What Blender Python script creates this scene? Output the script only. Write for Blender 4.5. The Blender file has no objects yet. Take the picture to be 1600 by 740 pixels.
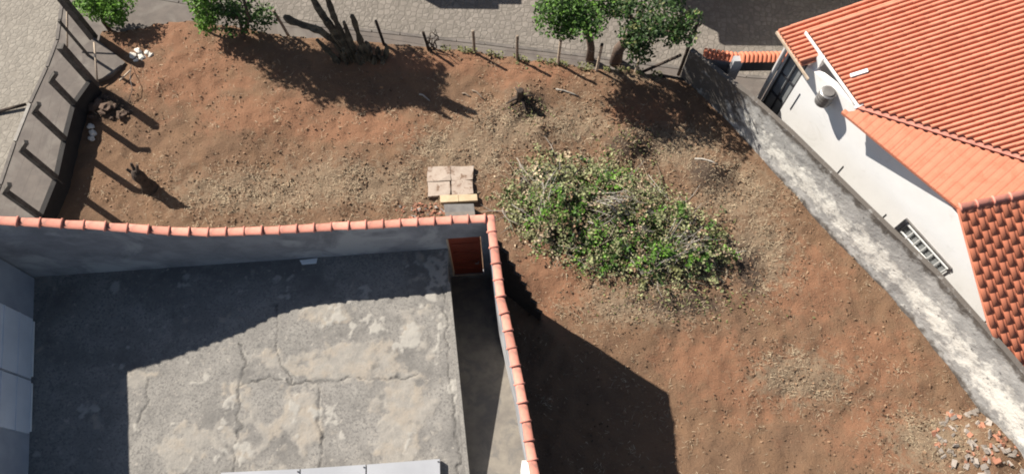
import bpy, bmesh, math, random
from mathutils import Vector, Matrix, noise
random.seed(7)
rnd = random.random
def U(a, b): return a + (b - a) * rnd()
R = math.radians
scene = bpy.context.scene
col = scene.collection

# ------------------------------------------------------------------ camera
cam_data = bpy.data.cameras.new('camera'); cam = bpy.data.objects.new('camera', cam_data); col.objects.link(cam)
rows = ((0.99995, -0.01020, 0.00000), (0.00945, 0.92574, -0.37805), (0.00386, 0.37803, 0.92579))
m = Matrix(rows).to_4x4(); m.translation = Vector((0, 0, 22.0))
cam.matrix_world = m
cam_data.sensor_width = 36.0; cam_data.lens = 27.0; cam_data.clip_end = 1000.0
scene.camera = cam

# ------------------------------------------------------------------ sky and sun
SUN_AZ, SUN_EL = R(-33), R(41.5)          # direction the light travels in plan, and its elevation
world = bpy.data.worlds.new('World'); scene.world = world; world.use_nodes = True
wn = world.node_tree.nodes; wl = world.node_tree.links
bg = wn['Background']; sky = wn.new('ShaderNodeTexSky'); sky.sky_type = 'NISHITA'; sky.sun_disc = False
sdir = Vector((-math.cos(SUN_AZ) * math.cos(SUN_EL), -math.sin(SUN_AZ) * math.cos(SUN_EL), math.sin(SUN_EL)))
sky.sun_elevation = SUN_EL; sky.sun_rotation = math.atan2(sdir.x, sdir.y)
wl.new(sky.outputs[0], bg.inputs[0]); bg.inputs[1].default_value = 0.05
sd = bpy.data.lights.new('sun', 'SUN'); sd.energy = 5.0; sd.angle = R(0.55); sd.color = (1.0, 0.94, 0.85)
so = bpy.data.objects.new('sun', sd); col.objects.link(so)
so.rotation_euler = sdir.to_track_quat('Z', 'Y').to_euler(); so.location = (-20, 15, 30)
scene.view_settings.view_transform = 'Standard'; scene.view_settings.look = 'None'
scene.view_settings.exposure = 0.97; scene.view_settings.gamma = 1.0
scene.cycles.filter_width = 1.9

# ------------------------------------------------------------------ materials
def mat(name, c1, c2=None, scale=6.0, rough=0.9, bump=0.2, bscale=40.0, detail=6.0, c3=None, scale3=1.2, metal=0.0, lo=0.35, hi=0.65, lo3=0.5, hi3=0.62, sub=None):
    mt = bpy.data.materials.new(name); mt.use_nodes = True
    nt = mt.node_tree; N = nt.nodes; L = nt.links; b = N['Principled BSDF']
    b.inputs['Roughness'].default_value = rough; b.inputs['Metallic'].default_value = metal
    b.inputs['Specular IOR Level'].default_value = 0.25
    tc = N.new('ShaderNodeTexCoord')
    out = None
    def ramp(sc, lo, hi, dist=0.0):
        n = N.new('ShaderNodeTexNoise'); n.inputs['Scale'].default_value = sc; n.inputs['Detail'].default_value = detail; n.inputs['Roughness'].default_value = 0.62
        n.inputs['Distortion'].default_value = dist
        L.new(tc.outputs['Object'], n.inputs['Vector'])
        r = N.new('ShaderNodeMapRange'); r.inputs[1].default_value = lo; r.inputs[2].default_value = hi
        L.new(n.outputs[0], r.inputs[0]); return r.outputs[0]
    def mix(f, a, b_):
        x = N.new('ShaderNodeMix'); x.data_type = 'RGBA'
        L.new(f, x.inputs[0]) if not isinstance(f, float) else None
        for s, v in ((x.inputs[6], a), (x.inputs[7], b_)):
            if isinstance(v, tuple): s.default_value = v + (1.0,)
            else: L.new(v, s)
        return x.outputs[2]
    if c2 is None: b.inputs['Base Color'].default_value = c1 + (1.0,)
    else:
        out = mix(ramp(scale, lo, hi), c1, c2)
        if c3: out = mix(ramp(scale3, lo3, hi3, 0.6), out, c3)
        L.new(out, b.inputs['Base Color'])
    if bump:
        n = N.new('ShaderNodeTexNoise'); n.inputs['Scale'].default_value = bscale; n.inputs['Detail'].default_value = 5.0
        L.new(tc.outputs['Object'], n.inputs['Vector'])
        bp = N.new('ShaderNodeBump'); bp.inputs['Strength'].default_value = bump; bp.inputs['Distance'].default_value = 0.02
        L.new(n.outputs[0], bp.inputs['Height']); L.new(bp.outputs[0], b.inputs['Normal'])
    mt['mixer'] = 0
    mt_tools[name] = (mt, N, L, b, tc, mix, ramp, out)
    return mt
mt_tools = {}
def vary(mt, amount=0.25, per='object'):
    """multiply the base colour by a random value for each object or mesh island"""
    _, N, L, b, tc, mix, ramp, out = mt_tools[mt.name]
    if per == 'object': r = N.new('ShaderNodeObjectInfo').outputs['Random']
    else: r = N.new('ShaderNodeNewGeometry').outputs['Random Per Island']
    mr = N.new('ShaderNodeMapRange'); mr.inputs[3].default_value = 1 - amount; mr.inputs[4].default_value = 1 + amount
    L.new(r, mr.inputs[0])
    h = N.new('ShaderNodeHueSaturation'); L.new(mr.outputs[0], h.inputs['Value'])
    s = b.inputs['Base Color']
    if s.is_linked: L.new(s.links[0].from_socket, h.inputs['Color'])
    else: h.inputs['Color'].default_value = s.default_value
    L.new(h.outputs[0], s)
    return mt

M = {}
M['plaster_grey'] = mat('plaster_grey', (.30, .30, .31), (.20, .20, .21), 1.5, c3=(.38, .38, .38), scale3=.8)
M['plaster_blue'] = mat('plaster_blue', (.34, .36, .40), (.26, .28, .32), 1.2)
M['white_wall'] = mat('white_wall', (.90, .885, .86), (.85, .835, .81), 1.2, bump=.06, c3=(.74, .72, .68), scale3=1.1, lo3=.58, hi3=.75)
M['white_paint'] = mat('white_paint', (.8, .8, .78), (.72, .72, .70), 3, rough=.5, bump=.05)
M['sheet_white'] = mat('sheet_white', (.33, .335, .35), (.29, .295, .31), 1.0, rough=.6, bump=.03)
M['sheet_blue'] = mat('sheet_blue', (.66, .69, .74), (.55, .58, .63), .9, rough=.5, bump=.05)
M['cap_tile'] = vary(mat('cap_tile', (.55, .235, .18), (.47, .185, .135), 5, rough=.8, bump=.15, c3=(.27, .15, .12), scale3=5, lo3=.54, hi3=.72), .2)
M['roof_tile'] = vary(mat('roof_tile', (.54, .205, .128), (.49, .175, .105), 3, rough=.8, bump=.12, c3=(.54, .215, .135), scale3=.9), .07, 'island')
M['roof_tile_flat'] = mat('roof_tile_flat', (.53, .20, .12), (.50, .18, .105), 2, rough=.8, bump=.08, bscale=20, c3=(.48, .165, .095), scale3=3)
M['roof_tile_single'] = vary(mat('roof_tile_single', (.53, .185, .105), (.48, .155, .085), 4, rough=.8, bump=.12), .10)
M['door'] = mat('door', (.30, .065, .035), (.20, .045, .025), 3, rough=.5, bump=.05)
M['concrete_post'] = mat('concrete_post', (.13, .115, .10), (.075, .068, .06), 5, c3=(.05, .045, .04), scale3=2)
M['wood_post'] = mat('wood_post', (.30, .24, .18), (.17, .13, .10), 9, bump=.4, bscale=30)
M['pale_wood'] = mat('pale_wood', (.52, .42, .32), (.38, .30, .22), 8, bump=.3)
M['dark_wood'] = mat('dark_wood', (.075, .055, .042), (.03, .023, .02), 8, bump=.6, bscale=25)
M['bark'] = mat('bark', (.14, .10, .075), (.07, .05, .04), 9, bump=.7, bscale=22)
M['cactus_skin'] = mat('cactus_skin', (.075, .068, .05), (.035, .031, .024), 7, bump=.7, bscale=18, c3=(.12, .11, .08), scale3=3)
M['wire'] = mat('wire', (.13, .11, .10), rough=.6, metal=.6, bump=0)
M['steel'] = mat('steel', (.36, .35, .34), (.26, .25, .245), 4, rough=.45, metal=.7, bump=.03)
M['frame_dark'] = mat('frame_dark', (.05, .05, .055), (.03, .03, .035), 5, rough=.5, bump=.05)
M['pipe_grey'] = mat('pipe_grey', (.55, .54, .53), (.45, .44, .43), 4, rough=.5, bump=.03)
M['glass'] = mat('glass', (.30, .31, .31), (.22, .23, .23), 2, rough=.25, bump=0)
M['rock_white'] = vary(mat('rock_white', (.70, .66, .58), (.52, .48, .42), 6, bump=.3), .15)
M['rock_dark'] = vary(mat('rock_dark', (.13, .085, .06), (.07, .05, .04), 6, bump=.5), .25)
M['brick'] = vary(mat('brick', (.40, .18, .115), (.30, .14, .09), 6, bump=.3), .3)
M['rubble'] = vary(mat('rubble', (.29, .25, .215), (.21, .18, .155), 6, bump=.3), .35)
M['cover_plate'] = mat('cover_plate', (.40, .33, .27), (.32, .25, .20), 4, bump=.3, c3=(.17, .11, .075), scale3=4.5, lo3=.55, hi3=.66)
M['yellow_tile'] = vary(mat('yellow_tile', (.50, .39, .25), (.40, .30, .19), 4, rough=.7, bump=.1), .1)
M['grey_plate'] = mat('grey_plate', (.17, .16, .15), (.12, .11, .105), 4, bump=.2)
M['shade_dark'] = mat('shade_dark', (.075, .055, .042), (.045, .035, .028), 4, bump=.4)  # near-black shade colour for the added stepped fin
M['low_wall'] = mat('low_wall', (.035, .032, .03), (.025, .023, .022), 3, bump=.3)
M['kerb'] = mat('kerb', (.16, .14, .125), (.10, .09, .08), 3, bump=.3)
M['kerb_pale'] = mat('kerb_pale', (.30, .28, .25), (.22, .20, .18), 3, bump=.3)
M['sidewalk'] = mat('sidewalk', (.135, .115, .10), (.105, .09, .08), 2.5, bump=.25, c3=(.15, .132, .115), scale3=1.0)
M['leaf_green'] = vary(mat('leaf_green', (.085, .165, .03), (.05, .105, .018), 3, rough=.55, bump=0), .45, 'island')
M['leaf_bright'] = vary(mat('leaf_bright', (.15, .29, .04), (.095, .20, .025), 3, rough=.5, bump=0), .4, 'island')
M['leaf_dark'] = vary(mat('leaf_dark', (.035, .070, .016), (.022, .045, .012), 3, rough=.5, bump=0), .45, 'island')
M['leaf_pale'] = vary(mat('leaf_pale', (.30, .31, .15), (.21, .22, .11), 3, rough=.6, bump=0), .4, 'island')
M['leaf_olive'] = vary(mat('leaf_olive', (.19, .195, .075), (.12, .12, .05), 3, rough=.6, bump=0), .4, 'island')
M['straw'] = vary(mat('straw', (.38, .30, .20), (.26, .195, .13), 3, rough=.8, bump=0), .45, 'island')
M['dead_leaf'] = vary(mat('dead_leaf', (.20, .125, .075), (.12, .075, .045), 3, rough=.8, bump=0), .5, 'island')
M['twig'] = vary(mat('twig', (.34, .31, .27), (.22, .195, .165), 6, rough=.8, bump=.2), .25)
M['twig_brown'] = vary(mat('twig_brown', (.20, .15, .11), (.12, .09, .065), 6, rough=.8, bump=.2), .25)
M['clod'] = vary(mat('clod', (.20, .12, .072), (.15, .09, .055), 6, bump=.4), .35, 'island')
M['stem_dry'] = vary(mat('stem_dry', (.46, .40, .29), (.34, .28, .19), 4, rough=.8, bump=0), .3)
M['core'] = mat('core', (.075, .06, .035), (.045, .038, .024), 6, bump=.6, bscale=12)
M['house_far'] = mat('house_far', (.55, .50, .44), (.48, .44, .38), 2, bump=.1)
for k in ('leaf_green', 'leaf_bright', 'leaf_dark', 'leaf_pale', 'leaf_olive'):
    _, N, L, b, *_r = mt_tools[k]
    tr = N.new('ShaderNodeBsdfTranslucent'); mx = N.new('ShaderNodeMixShader'); mx.inputs[0].default_value = .22
    L.new(b.inputs['Base Color'].links[0].from_socket, tr.inputs[0])
    L.new(b.outputs[0], mx.inputs[1]); L.new(tr.outputs[0], mx.inputs[2]); L.new(mx.outputs[0], N['Material Output'].inputs[0])

def soil_material():
    mt = mat('soil', (.178, .104, .060), (.135, .082, .051), 1.1, rough=.95, bump=.0, lo=.3, hi=.7)
    _, N, L, b, tc, mix, ramp, out = mt_tools['soil']
    at = N.new('ShaderNodeVertexColor'); at.layer_name = 'soil'
    sp = N.new('ShaderNodeSeparateColor'); L.new(at.outputs[0], sp.inputs[0])
    def jit(ch, sc, amt):
        n = ramp(sc, .3, .7); a = N.new('ShaderNodeMath'); a.operation = 'MULTIPLY_ADD'; L.new(n, a.inputs[0]); a.inputs[1].default_value = amt; L.new(ch, a.inputs[2])
        r = N.new('ShaderNodeMapRange'); r.inputs[1].default_value = .25 + amt * .5; r.inputs[2].default_value = .75 + amt * .5; L.new(a.outputs[0], r.inputs[0]); return r.outputs[0]
    c = mix(jit(sp.outputs[0], 2.2, .8), out, (.205, .105, .060))
    c = mix(jit(sp.outputs[1], 5.0, .9), c, (.195, .138, .090))
    c = mix(jit(sp.outputs[2], 3.0, .5), c, (.06, .042, .03))
    c = mix(ramp(26, .60, .72), c, (.21, .145, .09))
    c = mix(ramp(11, .60, .78), c, (.085, .052, .034))
    L.new(c, b.inputs['Base Color'])
    n1 = N.new('ShaderNodeTexNoise'); n1.inputs['Scale'].default_value = 14; n1.inputs['Detail'].default_value = 9; n1.inputs['Roughness'].default_value = .75
    L.new(tc.outputs['Object'], n1.inputs['Vector'])
    bp = N.new('ShaderNodeBump'); bp.inputs['Strength'].default_value = .9; bp.inputs['Distance'].default_value = .06
    L.new(n1.outputs[0], bp.inputs['Height']); L.new(bp.outputs[0], b.inputs['Normal'])
    return mt
M['soil'] = soil_material()

def street_material(name, c1, c2, joint, sc, rot):
    mt = mat(name, c1, c2, .9, rough=.9, bump=0, lo=.35, hi=.65)
    _, N, L, b, tc, mix, ramp, out = mt_tools[name]
    mp = N.new('ShaderNodeMapping'); mp.inputs['Rotation'].default_value = (0, 0, rot); L.new(tc.outputs['Object'], mp.inputs[0])
    v = N.new('ShaderNodeTexVoronoi'); v.feature = 'DISTANCE_TO_EDGE'; v.inputs['Scale'].default_value = sc; v.inputs['Randomness'].default_value = .55
    L.new(mp.outputs[0], v.inputs['Vector'])
    v2 = N.new('ShaderNodeTexVoronoi'); v2.inputs['Scale'].default_value = sc; v2.inputs['Randomness'].default_value = .55; L.new(mp.outputs[0], v2.inputs['Vector'])
    r = N.new('ShaderNodeMapRange'); r.inputs[1].default_value = .02; r.inputs[2].default_value = .12; L.new(v.outputs['Distance'], r.inputs[0])
    hv = N.new('ShaderNodeSeparateColor'); L.new(v2.outputs['Color'], hv.inputs[0])
    mr = N.new('ShaderNodeMapRange'); mr.inputs[3].default_value = .86; mr.inputs[4].default_value = 1.12; L.new(hv.outputs[0], mr.inputs[0])
    hs = N.new('ShaderNodeHueSaturation'); L.new(out, hs.inputs['Color']); L.new(mr.outputs[0], hs.inputs['Value'])
    c = mix(r.outputs[0], joint, hs.outputs[0])
    c = mix(ramp(2.2, .56, .70), c, joint)
    c = mix(ramp(9, .63, .70), c, (.30, .27, .23))
    L.new(c, b.inputs['Base Color'])
    bp = N.new('ShaderNodeBump'); bp.inputs['Strength'].default_value = .6; bp.inputs['Distance'].default_value = .02
    L.new(r.outputs[0], bp.inputs['Height']); L.new(bp.outputs[0], b.inputs['Normal'])
    return mt
M['street'] = street_material('street', (.20, .175, .15), (.165, .145, .125), (.145, .128, .108), 5.0, .1)
M['side_street'] = street_material('side_street', (.24, .216, .182), (.205, .182, .153), (.205, .182, .152), 5.5, .4)

def slab_material():
    mt = mat('slab_concrete', (.25, .234, .21), (.19, .178, .162), 2.0, rough=.92, bump=0, lo=.35, hi=.65)
    _, N, L, b, tc, mix, ramp, out = mt_tools['slab_concrete']
    at = N.new('ShaderNodeVertexColor'); at.layer_name = 'patch'
    sp = N.new('ShaderNodeSeparateColor'); L.new(at.outputs[0], sp.inputs[0])
    c = mix(ramp(18, .50, .62), out, (.145, .136, .125))
    c = mix(ramp(38, .60, .68), c, (.32, .295, .262))
    pc = mix(ramp(5, .4, .6), (.295, .27, .235), (.25, .232, .205))
    pc = mix(ramp(2.1, .45, .6), pc, (.30, .262, .215))
    c = mix(ramp(.55, .48, .66), c, (.135, .127, .117))
    c = mix(ramp(7.5, .60, .74), c, (.33, .30, .26))
    c = mix(sp.outputs[0], c, pc)
    c = mix(ramp(2.6, .60, .78), c, (.125, .117, .107))
    c = mix(sp.outputs[1], c, (.085, .08, .074))
    c = mix(sp.outputs[2], c, (.315, .295, .262))
    L.new(c, b.inputs['Base Color'])
    n1 = N.new('ShaderNodeTexNoise'); n1.inputs['Scale'].default_value = 20; n1.inputs['Detail'].default_value = 8; n1.inputs['Roughness'].default_value = .72
    L.new(tc.outputs['Object'], n1.inputs['Vector'])
    bp = N.new('ShaderNodeBump'); bp.inputs['Strength'].default_value = .7; bp.inputs['Distance'].default_value = .03
    L.new(n1.outputs[0], bp.inputs['Height']); L.new(bp.outputs[0], b.inputs['Normal'])
    return mt
M['slab'] = slab_material()
M['corridor_floor'] = mat('corridor_floor', (.20, .178, .148), (.14, .125, .11), 3, bump=.3, c3=(.13, .12, .11), scale3=2)

def old_wall_material():
    """limewashed plaster with a mossy foot and mould along the top, by height above the wall's foot"""
    mt = mat('old_plaster', (.42, .41, .39), (.29, .285, .275), 1.8, rough=.95, bump=.45, bscale=16)
    _, N, L, b, tc, mix, ramp, out = mt_tools['old_plaster']
    at = N.new('ShaderNodeVertexColor'); at.layer_name = 'wear'
    sp = N.new('ShaderNodeSeparateColor'); L.new(at.outputs[0], sp.inputs[0])
    def thr(ch, sc, amt, lo, hi):
        n = ramp(sc, .25, .75); a = N.new('ShaderNodeMath'); a.operation = 'MULTIPLY_ADD'; L.new(n, a.inputs[0]); a.inputs[1].default_value = amt; L.new(ch, a.inputs[2])
        r = N.new('ShaderNodeMapRange'); r.inputs[1].default_value = lo; r.inputs[2].default_value = hi; L.new(a.outputs[0], r.inputs[0]); return r.outputs[0]
    c = mix(thr(sp.outputs[0], 3.2, 1.0, .72, 1.05), out, (.72, .70, .64))      # limewash left on the face
    c = mix(thr(sp.outputs[1], 3.5, .9, .75, 1.15), c, (.105, .092, .08))      # mould and moss
    c = mix(ramp(7, .60, .70), c, (.16, .155, .15))
    L.new(c, b.inputs['Base Color'])
    return mt
M['old_plaster'] = old_wall_material()

# ------------------------------------------------------------------ helpers
def link(name, me, material=None, parent=None):
    o = bpy.data.objects.new(name, me); col.objects.link(o)
    if material is not None and me is not None and not me.materials: me.materials.append(material)
    if parent is not None: o.parent = parent
    return o
def mesh(name, v, f, smooth=False):
    me = bpy.data.meshes.new(name); me.from_pydata([tuple(p) for p in v], [], f); me.update()
    if smooth: me.polygons.foreach_set('use_smooth', [True] * len(me.polygons))
    return me
def tag(o, label=None, cat=None, group=None, kind=None):
    if label: o['label'] = label
    if cat: o['category'] = cat
    if group: o['group'] = group
    if kind: o['kind'] = kind
    return o
def empty(name, loc, label, cat, group=None, rz=0.0):
    o = bpy.data.objects.new(name, None); col.objects.link(o); o.location = loc; o.rotation_euler.z = rz; o.empty_display_size = .2
    return tag(o, label, cat, group)
class MB:
    def __init__(s): s.v = []; s.f = []
    def add(s, v, f):
        n = len(s.v); s.v += [Vector(p) for p in v]; s.f += [tuple(i + n for i in q) for q in f]; return s
    def box(s, x0, x1, y0, y1, z0, z1):
        return s.add([(x0, y0, z0), (x1, y0, z0), (x1, y1, z0), (x0, y1, z0), (x0, y0, z1), (x1, y0, z1), (x1, y1, z1), (x0, y1, z1)],
                     [(0, 3, 2, 1), (4, 5, 6, 7), (0, 1, 5, 4), (1, 2, 6, 5), (2, 3, 7, 6), (3, 0, 4, 7)])
    def bar(s, a, b, w, h=None, up=(0, 0, 1)):
        a, b = Vector(a), Vector(b); h = h or w; d = (b - a).normalized(); u = Vector(up)
        if abs(d.dot(u)) > .95: u = Vector((0, 1, 0))
        x = d.cross(u).normalized(); y = x.cross(d).normalized(); v = []
        for p in (a, b):
            for sx, sy in ((-1, -1), (1, -1), (1, 1), (-1, 1)): v.append(p + x * sx * w / 2 + y * sy * h / 2)
        return s.add(v, [(0, 1, 2, 3), (7, 6, 5, 4), (0, 4, 5, 1), (1, 5, 6, 2), (2, 6, 7, 3), (3, 7, 4, 0)])
    def tube(s, pts, rad, n=6, cap=True):
        pts = [Vector(p) for p in pts]
        if not isinstance(rad, (list, tuple)): rad = [rad] * len(pts)
        v = []; f = []; prev = None
        for i, p in enumerate(pts):
            d = (pts[min(i + 1, len(pts) - 1)] - pts[max(i - 1, 0)]).normalized()
            u = Vector((0, 0, 1)) if abs(d.z) < .9 else Vector((0, 1, 0))
            if prev is not None: x = (prev - d * prev.dot(d)).normalized()
            else: x = d.cross(u).normalized()
            prev = x; y = d.cross(x)
            for k in range(n):
                a = 2 * math.pi * k / n; v.append(p + (x * math.cos(a) + y * math.sin(a)) * rad[i])
        for i in range(len(pts) - 1):
            for k in range(n):
                k2 = (k + 1) % n; f.append((i * n + k, i * n + k2, (i + 1) * n + k2, (i + 1) * n + k))
        if cap: f.append(tuple(reversed(range(n)))); f.append(tuple((len(pts) - 1) * n + k for k in range(n)))
        return s.add(v, f)
    def prism(s, poly, z0, z1):
        """vertical prism over a plan polygon given counter-clockwise"""
        n = len(poly); v = [(p[0], p[1], z0) for p in poly] + [(p[0], p[1], z1) for p in poly]
        f = [tuple(reversed(range(n))), tuple(range(n, 2 * n))] + [(i, (i + 1) % n, n + (i + 1) % n, n + i) for i in range(n)]
        return s.add(v, f)
    def slab(s, quad, t):
        """a thick sheet hanging t below a top polygon"""
        n = len(quad); v = [Vector(p) for p in quad] + [Vector(p) - Vector((0, 0, t)) for p in quad]
        f = [tuple(range(n)), tuple(reversed(range(n, 2 * n)))] + [((i + 1) % n, i, n + i, n + (i + 1) % n) for i in range(n)]
        return s.add(v, f)
    def mesh(s, name, smooth=False): return mesh(name, s.v, s.f, smooth)
    def build(s, name, material, parent=None, smooth=False):
        return link(name, s.mesh(name, smooth), material, parent)
def fbm(x, y, z=0.0, sc=1.0, o=4): return noise.fractal(Vector((x * sc, y * sc, z)), 1.0, 2.0, o)
def interp(x, tab):
    if x <= tab[0][0]: return tab[0][1]
    for (a, b), (c, d) in zip(tab, tab[1:]):
        if x <= c: return b + (d - b) * (x - a) / (c - a)
    return tab[-1][1]
def in_poly(x, y, poly):
    r = False; j = len(poly) - 1
    for i in range(len(poly)):
        xi, yi = poly[i]; xj, yj = poly[j]
        if (yi > y) != (yj > y) and x < (xj - xi) * (y - yi) / (yj - yi) + xi: r = not r
        j = i
    return r
def seg_dist(x, y, a, b):
    dx, dy = b[0] - a[0], b[1] - a[1]; t = max(0, min(1, ((x - a[0]) * dx + (y - a[1]) * dy) / (dx * dx + dy * dy)))
    return math.hypot(x - a[0] - t * dx, y - a[1] - t * dy)
def path_dist(x, y, path): return min(seg_dist(x, y, a, b) for a, b in zip(path, path[1:]))
def smooth01(t): t = max(0, min(1, t)); return t * t * (3 - 2 * t)

# ------------------------------------------------------------------ ground, streets
STREET_Z = -0.42
g = MB(); g.add([(-150, -150, -1.2), (150, -150, -1.2), (150, 150, -1.2), (-150, 150, -1.2)], [(0, 1, 2, 3)])
tag(g.build('ground', M['soil']), kind='structure')
# front edge of the lot (top of the earth) and kerb line of the street in front, as (x, y)
EDGE = [(-16.0, 17.3), (-14.53, 16.43), (-13.58, 16.44), (-12.43, 16.78), (-11.23, 16.96), (-8.04, 16.41), (-4.43, 16.08), (-1.34, 15.77), (0.11, 15.55), (1.49, 15.34), (2.79, 15.09), (4.11, 15.06), (5.62, 14.85), (7.5, 14.5)]
def edge_y(x): return interp(x, EDGE)
KERB = [(-15.0, 18.6), (-11.51, 17.91), (-7.76, 17.13), (-4.53, 16.78), (-1.37, 16.39), (1.49, 16.02), (4.4, 15.6), (8.0, 15.1), (16, 14.6)]
def kerb_y(x): return interp(x, KERB)
xs = [-15.0 + i * .5 for i in range(63)]
sw = MB()
for a, b in zip(xs, xs[1:]):
    sw.add([(a, edge_y(a) - 1.5, STREET_Z + .10), (b, edge_y(b) - 1.5, STREET_Z + .10), (b, kerb_y(b), STREET_Z + .10), (a, kerb_y(a), STREET_Z + .10)], [(0, 1, 2, 3)])
tag(sw.build('pavement', M['sidewalk']), kind='structure')
for i in range(0, 60, 2):
    a, b = xs[i], xs[i + 2]
    k = MB().bar((a + .02, kerb_y(a) + .06, STREET_Z + .045), (b - .02, kerb_y(b) + .06, STREET_Z + .045), .12, .15)
    k.build('kerb_stone', M['kerb'], bpy.data.objects['pavement'])
st = MB(); st.add([(-150, -150, STREET_Z), (150, -150, STREET_Z), (150, 120, STREET_Z), (-150, 120, STREET_Z)], [(0, 1, 2, 3)])
# street sheets: in front of the lot and along its left side
s1 = MB().add([(-15.2, 14, STREET_Z - .004), (60, 11, STREET_Z - .004), (60, 60, STREET_Z - .004), (-15.2, 60, STREET_Z - .004)], [(0, 1, 2, 3)])
tag(s1.build('street', M['street']), kind='structure')
s2 = MB().add([(-60, -20, STREET_Z - .008), (-15.1, -20, STREET_Z - .008), (-15.1, 60, STREET_Z - .008), (-60, 60, STREET_Z - .008)], [(0, 1, 2, 3)])
tag(s2.build('side_street', M['side_street']), kind='structure')

# ------------------------------------------------------------------ the lot's earth
RW = [(5.62, 14.85), (7.24, 13.05), (8.23, 11.64), (10.02, 9.09), (11.53, 7.04), (12.95, 4.65), (13.84, 2.95), (14.9, 0.6), (15.6, -1.5)]   # foot of the right boundary wall
CORNER = Vector((-0.36, 7.2))
MOUNDS = [((0.27, 13.70), .5, .7), ((0.91, 12.73), .3, .7), ((3.72, 12.29), .52, .75), ((6.23, 11.15), .36, .7), ((-0.88, 13.08), .18, 1.0), ((-8.88, 12.98), .25, 2.0), ((-4.96, 11.37), .16, 1.6), ((-11.93, 14.69), .3, 1.6), ((4.80, 6.77), .18, 1.0), ((13.35, 2.77), .35, 1.0), ((-13.50, 13.41), .22, .7)]
PILE = [(-0.36, 10.51), (-0.12, 11.24), (1.01, 11.67), (2.65, 11.51), (4.18, 11.20), (5.04, 10.24), (6.09, 9.59), (6.77, 8.74), (6.59, 7.90), (5.72, 7.52), (4.65, 7.45), (3.40, 7.64), (1.96, 8.04), (0.79, 8.57), (-0.00, 9.37)]
def ground_z(x, y):
    z = .10 * fbm(x, y, 3.1, .45, 3) + .06 * fbm(x, y, 9.7, 2.1, 4) + .02 * fbm(x, y, 4.4, 6.0, 3)
    for (c, h, r) in MOUNDS: z += h * math.exp(-((x - c[0]) ** 2 + (y - c[1]) ** 2) / (r * r * .7))
    dx, dy = x - CORNER.x, y - CORNER.y
    z += .5 * math.exp(-(dx * dx + dy * dy) / .8)             # a little earth heaped at the tall wall's corner
    z += .2 * max(0, 3.6 - y)                                # rises slightly towards the houses
    e = edge_y(x) - y
    z += .12 * smooth01(1 - abs(e - .5) / 1.2)               # little crest along the street
    return z
def blob(x, y, lst):
    s = 0
    for c, rx, ry in lst: s = max(s, math.exp(-(((x - c[0]) / rx) ** 2 + ((y - c[1]) / ry) ** 2)))
    return s
RED = [((-10.86, 14.70), 2.2, 1.5), ((-8.07, 13.23), 2.4, .9), ((-5.08, 12.78), 2.4, .8), ((-2.68, 15.31), 3.0, .45), ((0.38, 14.96), 2.0, .5), ((-12.22, 16.25), 1.6, .8), ((1.17, 7.53), 1.3, 1.4), ((7.03, 4.49), 2.2, 1.2), ((10.28, 5.27), 1.8, 1.2), ((5.62, 5.22), 1.5, 1.0), ((4.20, 13.38), 1.4, .6), ((8.73, 7.62), 1.6, 1.4), ((10.82, 3.09), 2.0, 1.2)]
STRAW = [((-4.90, 10.69), 3.5, .8), ((-8.12, 10.43), 2.6, .8), ((-1.68, 11.87), 1.6, 1.0), ((-0.04, 12.84), 1.8, .9), ((2.07, 13.11), 1.2, .8), ((3.84, 6.76), 1.8, .7), ((8.34, 4.69), 1.5, .8), ((7.09, 10.60), 1.5, 1.2), ((5.17, 12.19), 1.6, .8), ((11.69, 2.93), 1.4, .9), ((4.28, 14.88), 1.2, .3), ((7.68, 8.64), 1.0, 1.4)]
DARK = [((0.38, 13.53), .8, .6), ((3.82, 12.22), .95, .6), ((6.23, 11.22), .9, .6), ((5.00, 6.87), 1.6, .4), ((-13.40, 13.42), .9, .6), ((7.22, 8.01), .5, 1.0)]
SC = [(-.52, 7.26), (-.25, 5.4), (.2, 3.36), (.53, 1.49), (.95, -.8)]
def side_x(y): return interp(y, sorted((b, a) for a, b in SC))
LX0, LX1, LY0, LY1, LS = -14.2, 15.7, -1.5, 17.6, .085
nx = int((LX1 - LX0) / LS); ny = int((LY1 - LY0) / LS)
vid = {}; V = []; F = []; COLS = []
def lot_in(x, y):
    return y < edge_y(x) + .02 and (x < 5.3 or y < 30) and not (x < -.75 and y < 6.6 - .0) and not (y < 7.1 and x < side_x(y))
RWI = [(p[1], p[0]) for p in reversed(RW)]
def rw_x(y): return interp(y, sorted(RWI))
for j in range(ny + 1):
    y = LY0 + j * LS
    for i in range(nx + 1):
        x = LX0 + i * LS
        if lot_in(x, y) and x < rw_x(y) + .12:
            vid[(i, j)] = len(V); V.append((x, y, ground_z(x, y)))
            COLS.append((blob(x, y, RED), blob(x, y, STRAW), blob(x, y, DARK), 1.0))
for (i, j) in list(vid):
    q = [(i, j), (i + 1, j), (i + 1, j + 1), (i, j + 1)]
    if all(k in vid for k in q): F.append(tuple(vid[k] for k in q))
# skirt along the street edge
top = {}
for (i, j), k in vid.items():
    if i not in top or j > top[i][0]: top[i] = (j, k)
ii = sorted(top)
for a, b in zip(ii, ii[1:]):
    if abs(top[a][0] - top[b][0]) < 6:
        ka, kb = top[a][1], top[b][1]; n = len(V)
        V += [(V[ka][0], V[ka][1] + .12 + .06 * fbm(V[ka][0], 0, 0, 3), -.6), (V[kb][0], V[kb][1] + .12 + .06 * fbm(V[kb][0], 0, 0, 3), -.6)]
        COLS += [COLS[ka], COLS[kb]]; F.append((ka, kb, n + 1, n))
me = mesh('terrain', V, F, True)
ca = me.color_attributes.new('soil', 'FLOAT_COLOR', 'POINT')
ca.data.foreach_set('color', [c for q in COLS for c in q])
tag(link('terrain', me, M['soil']), kind='structure')

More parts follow.
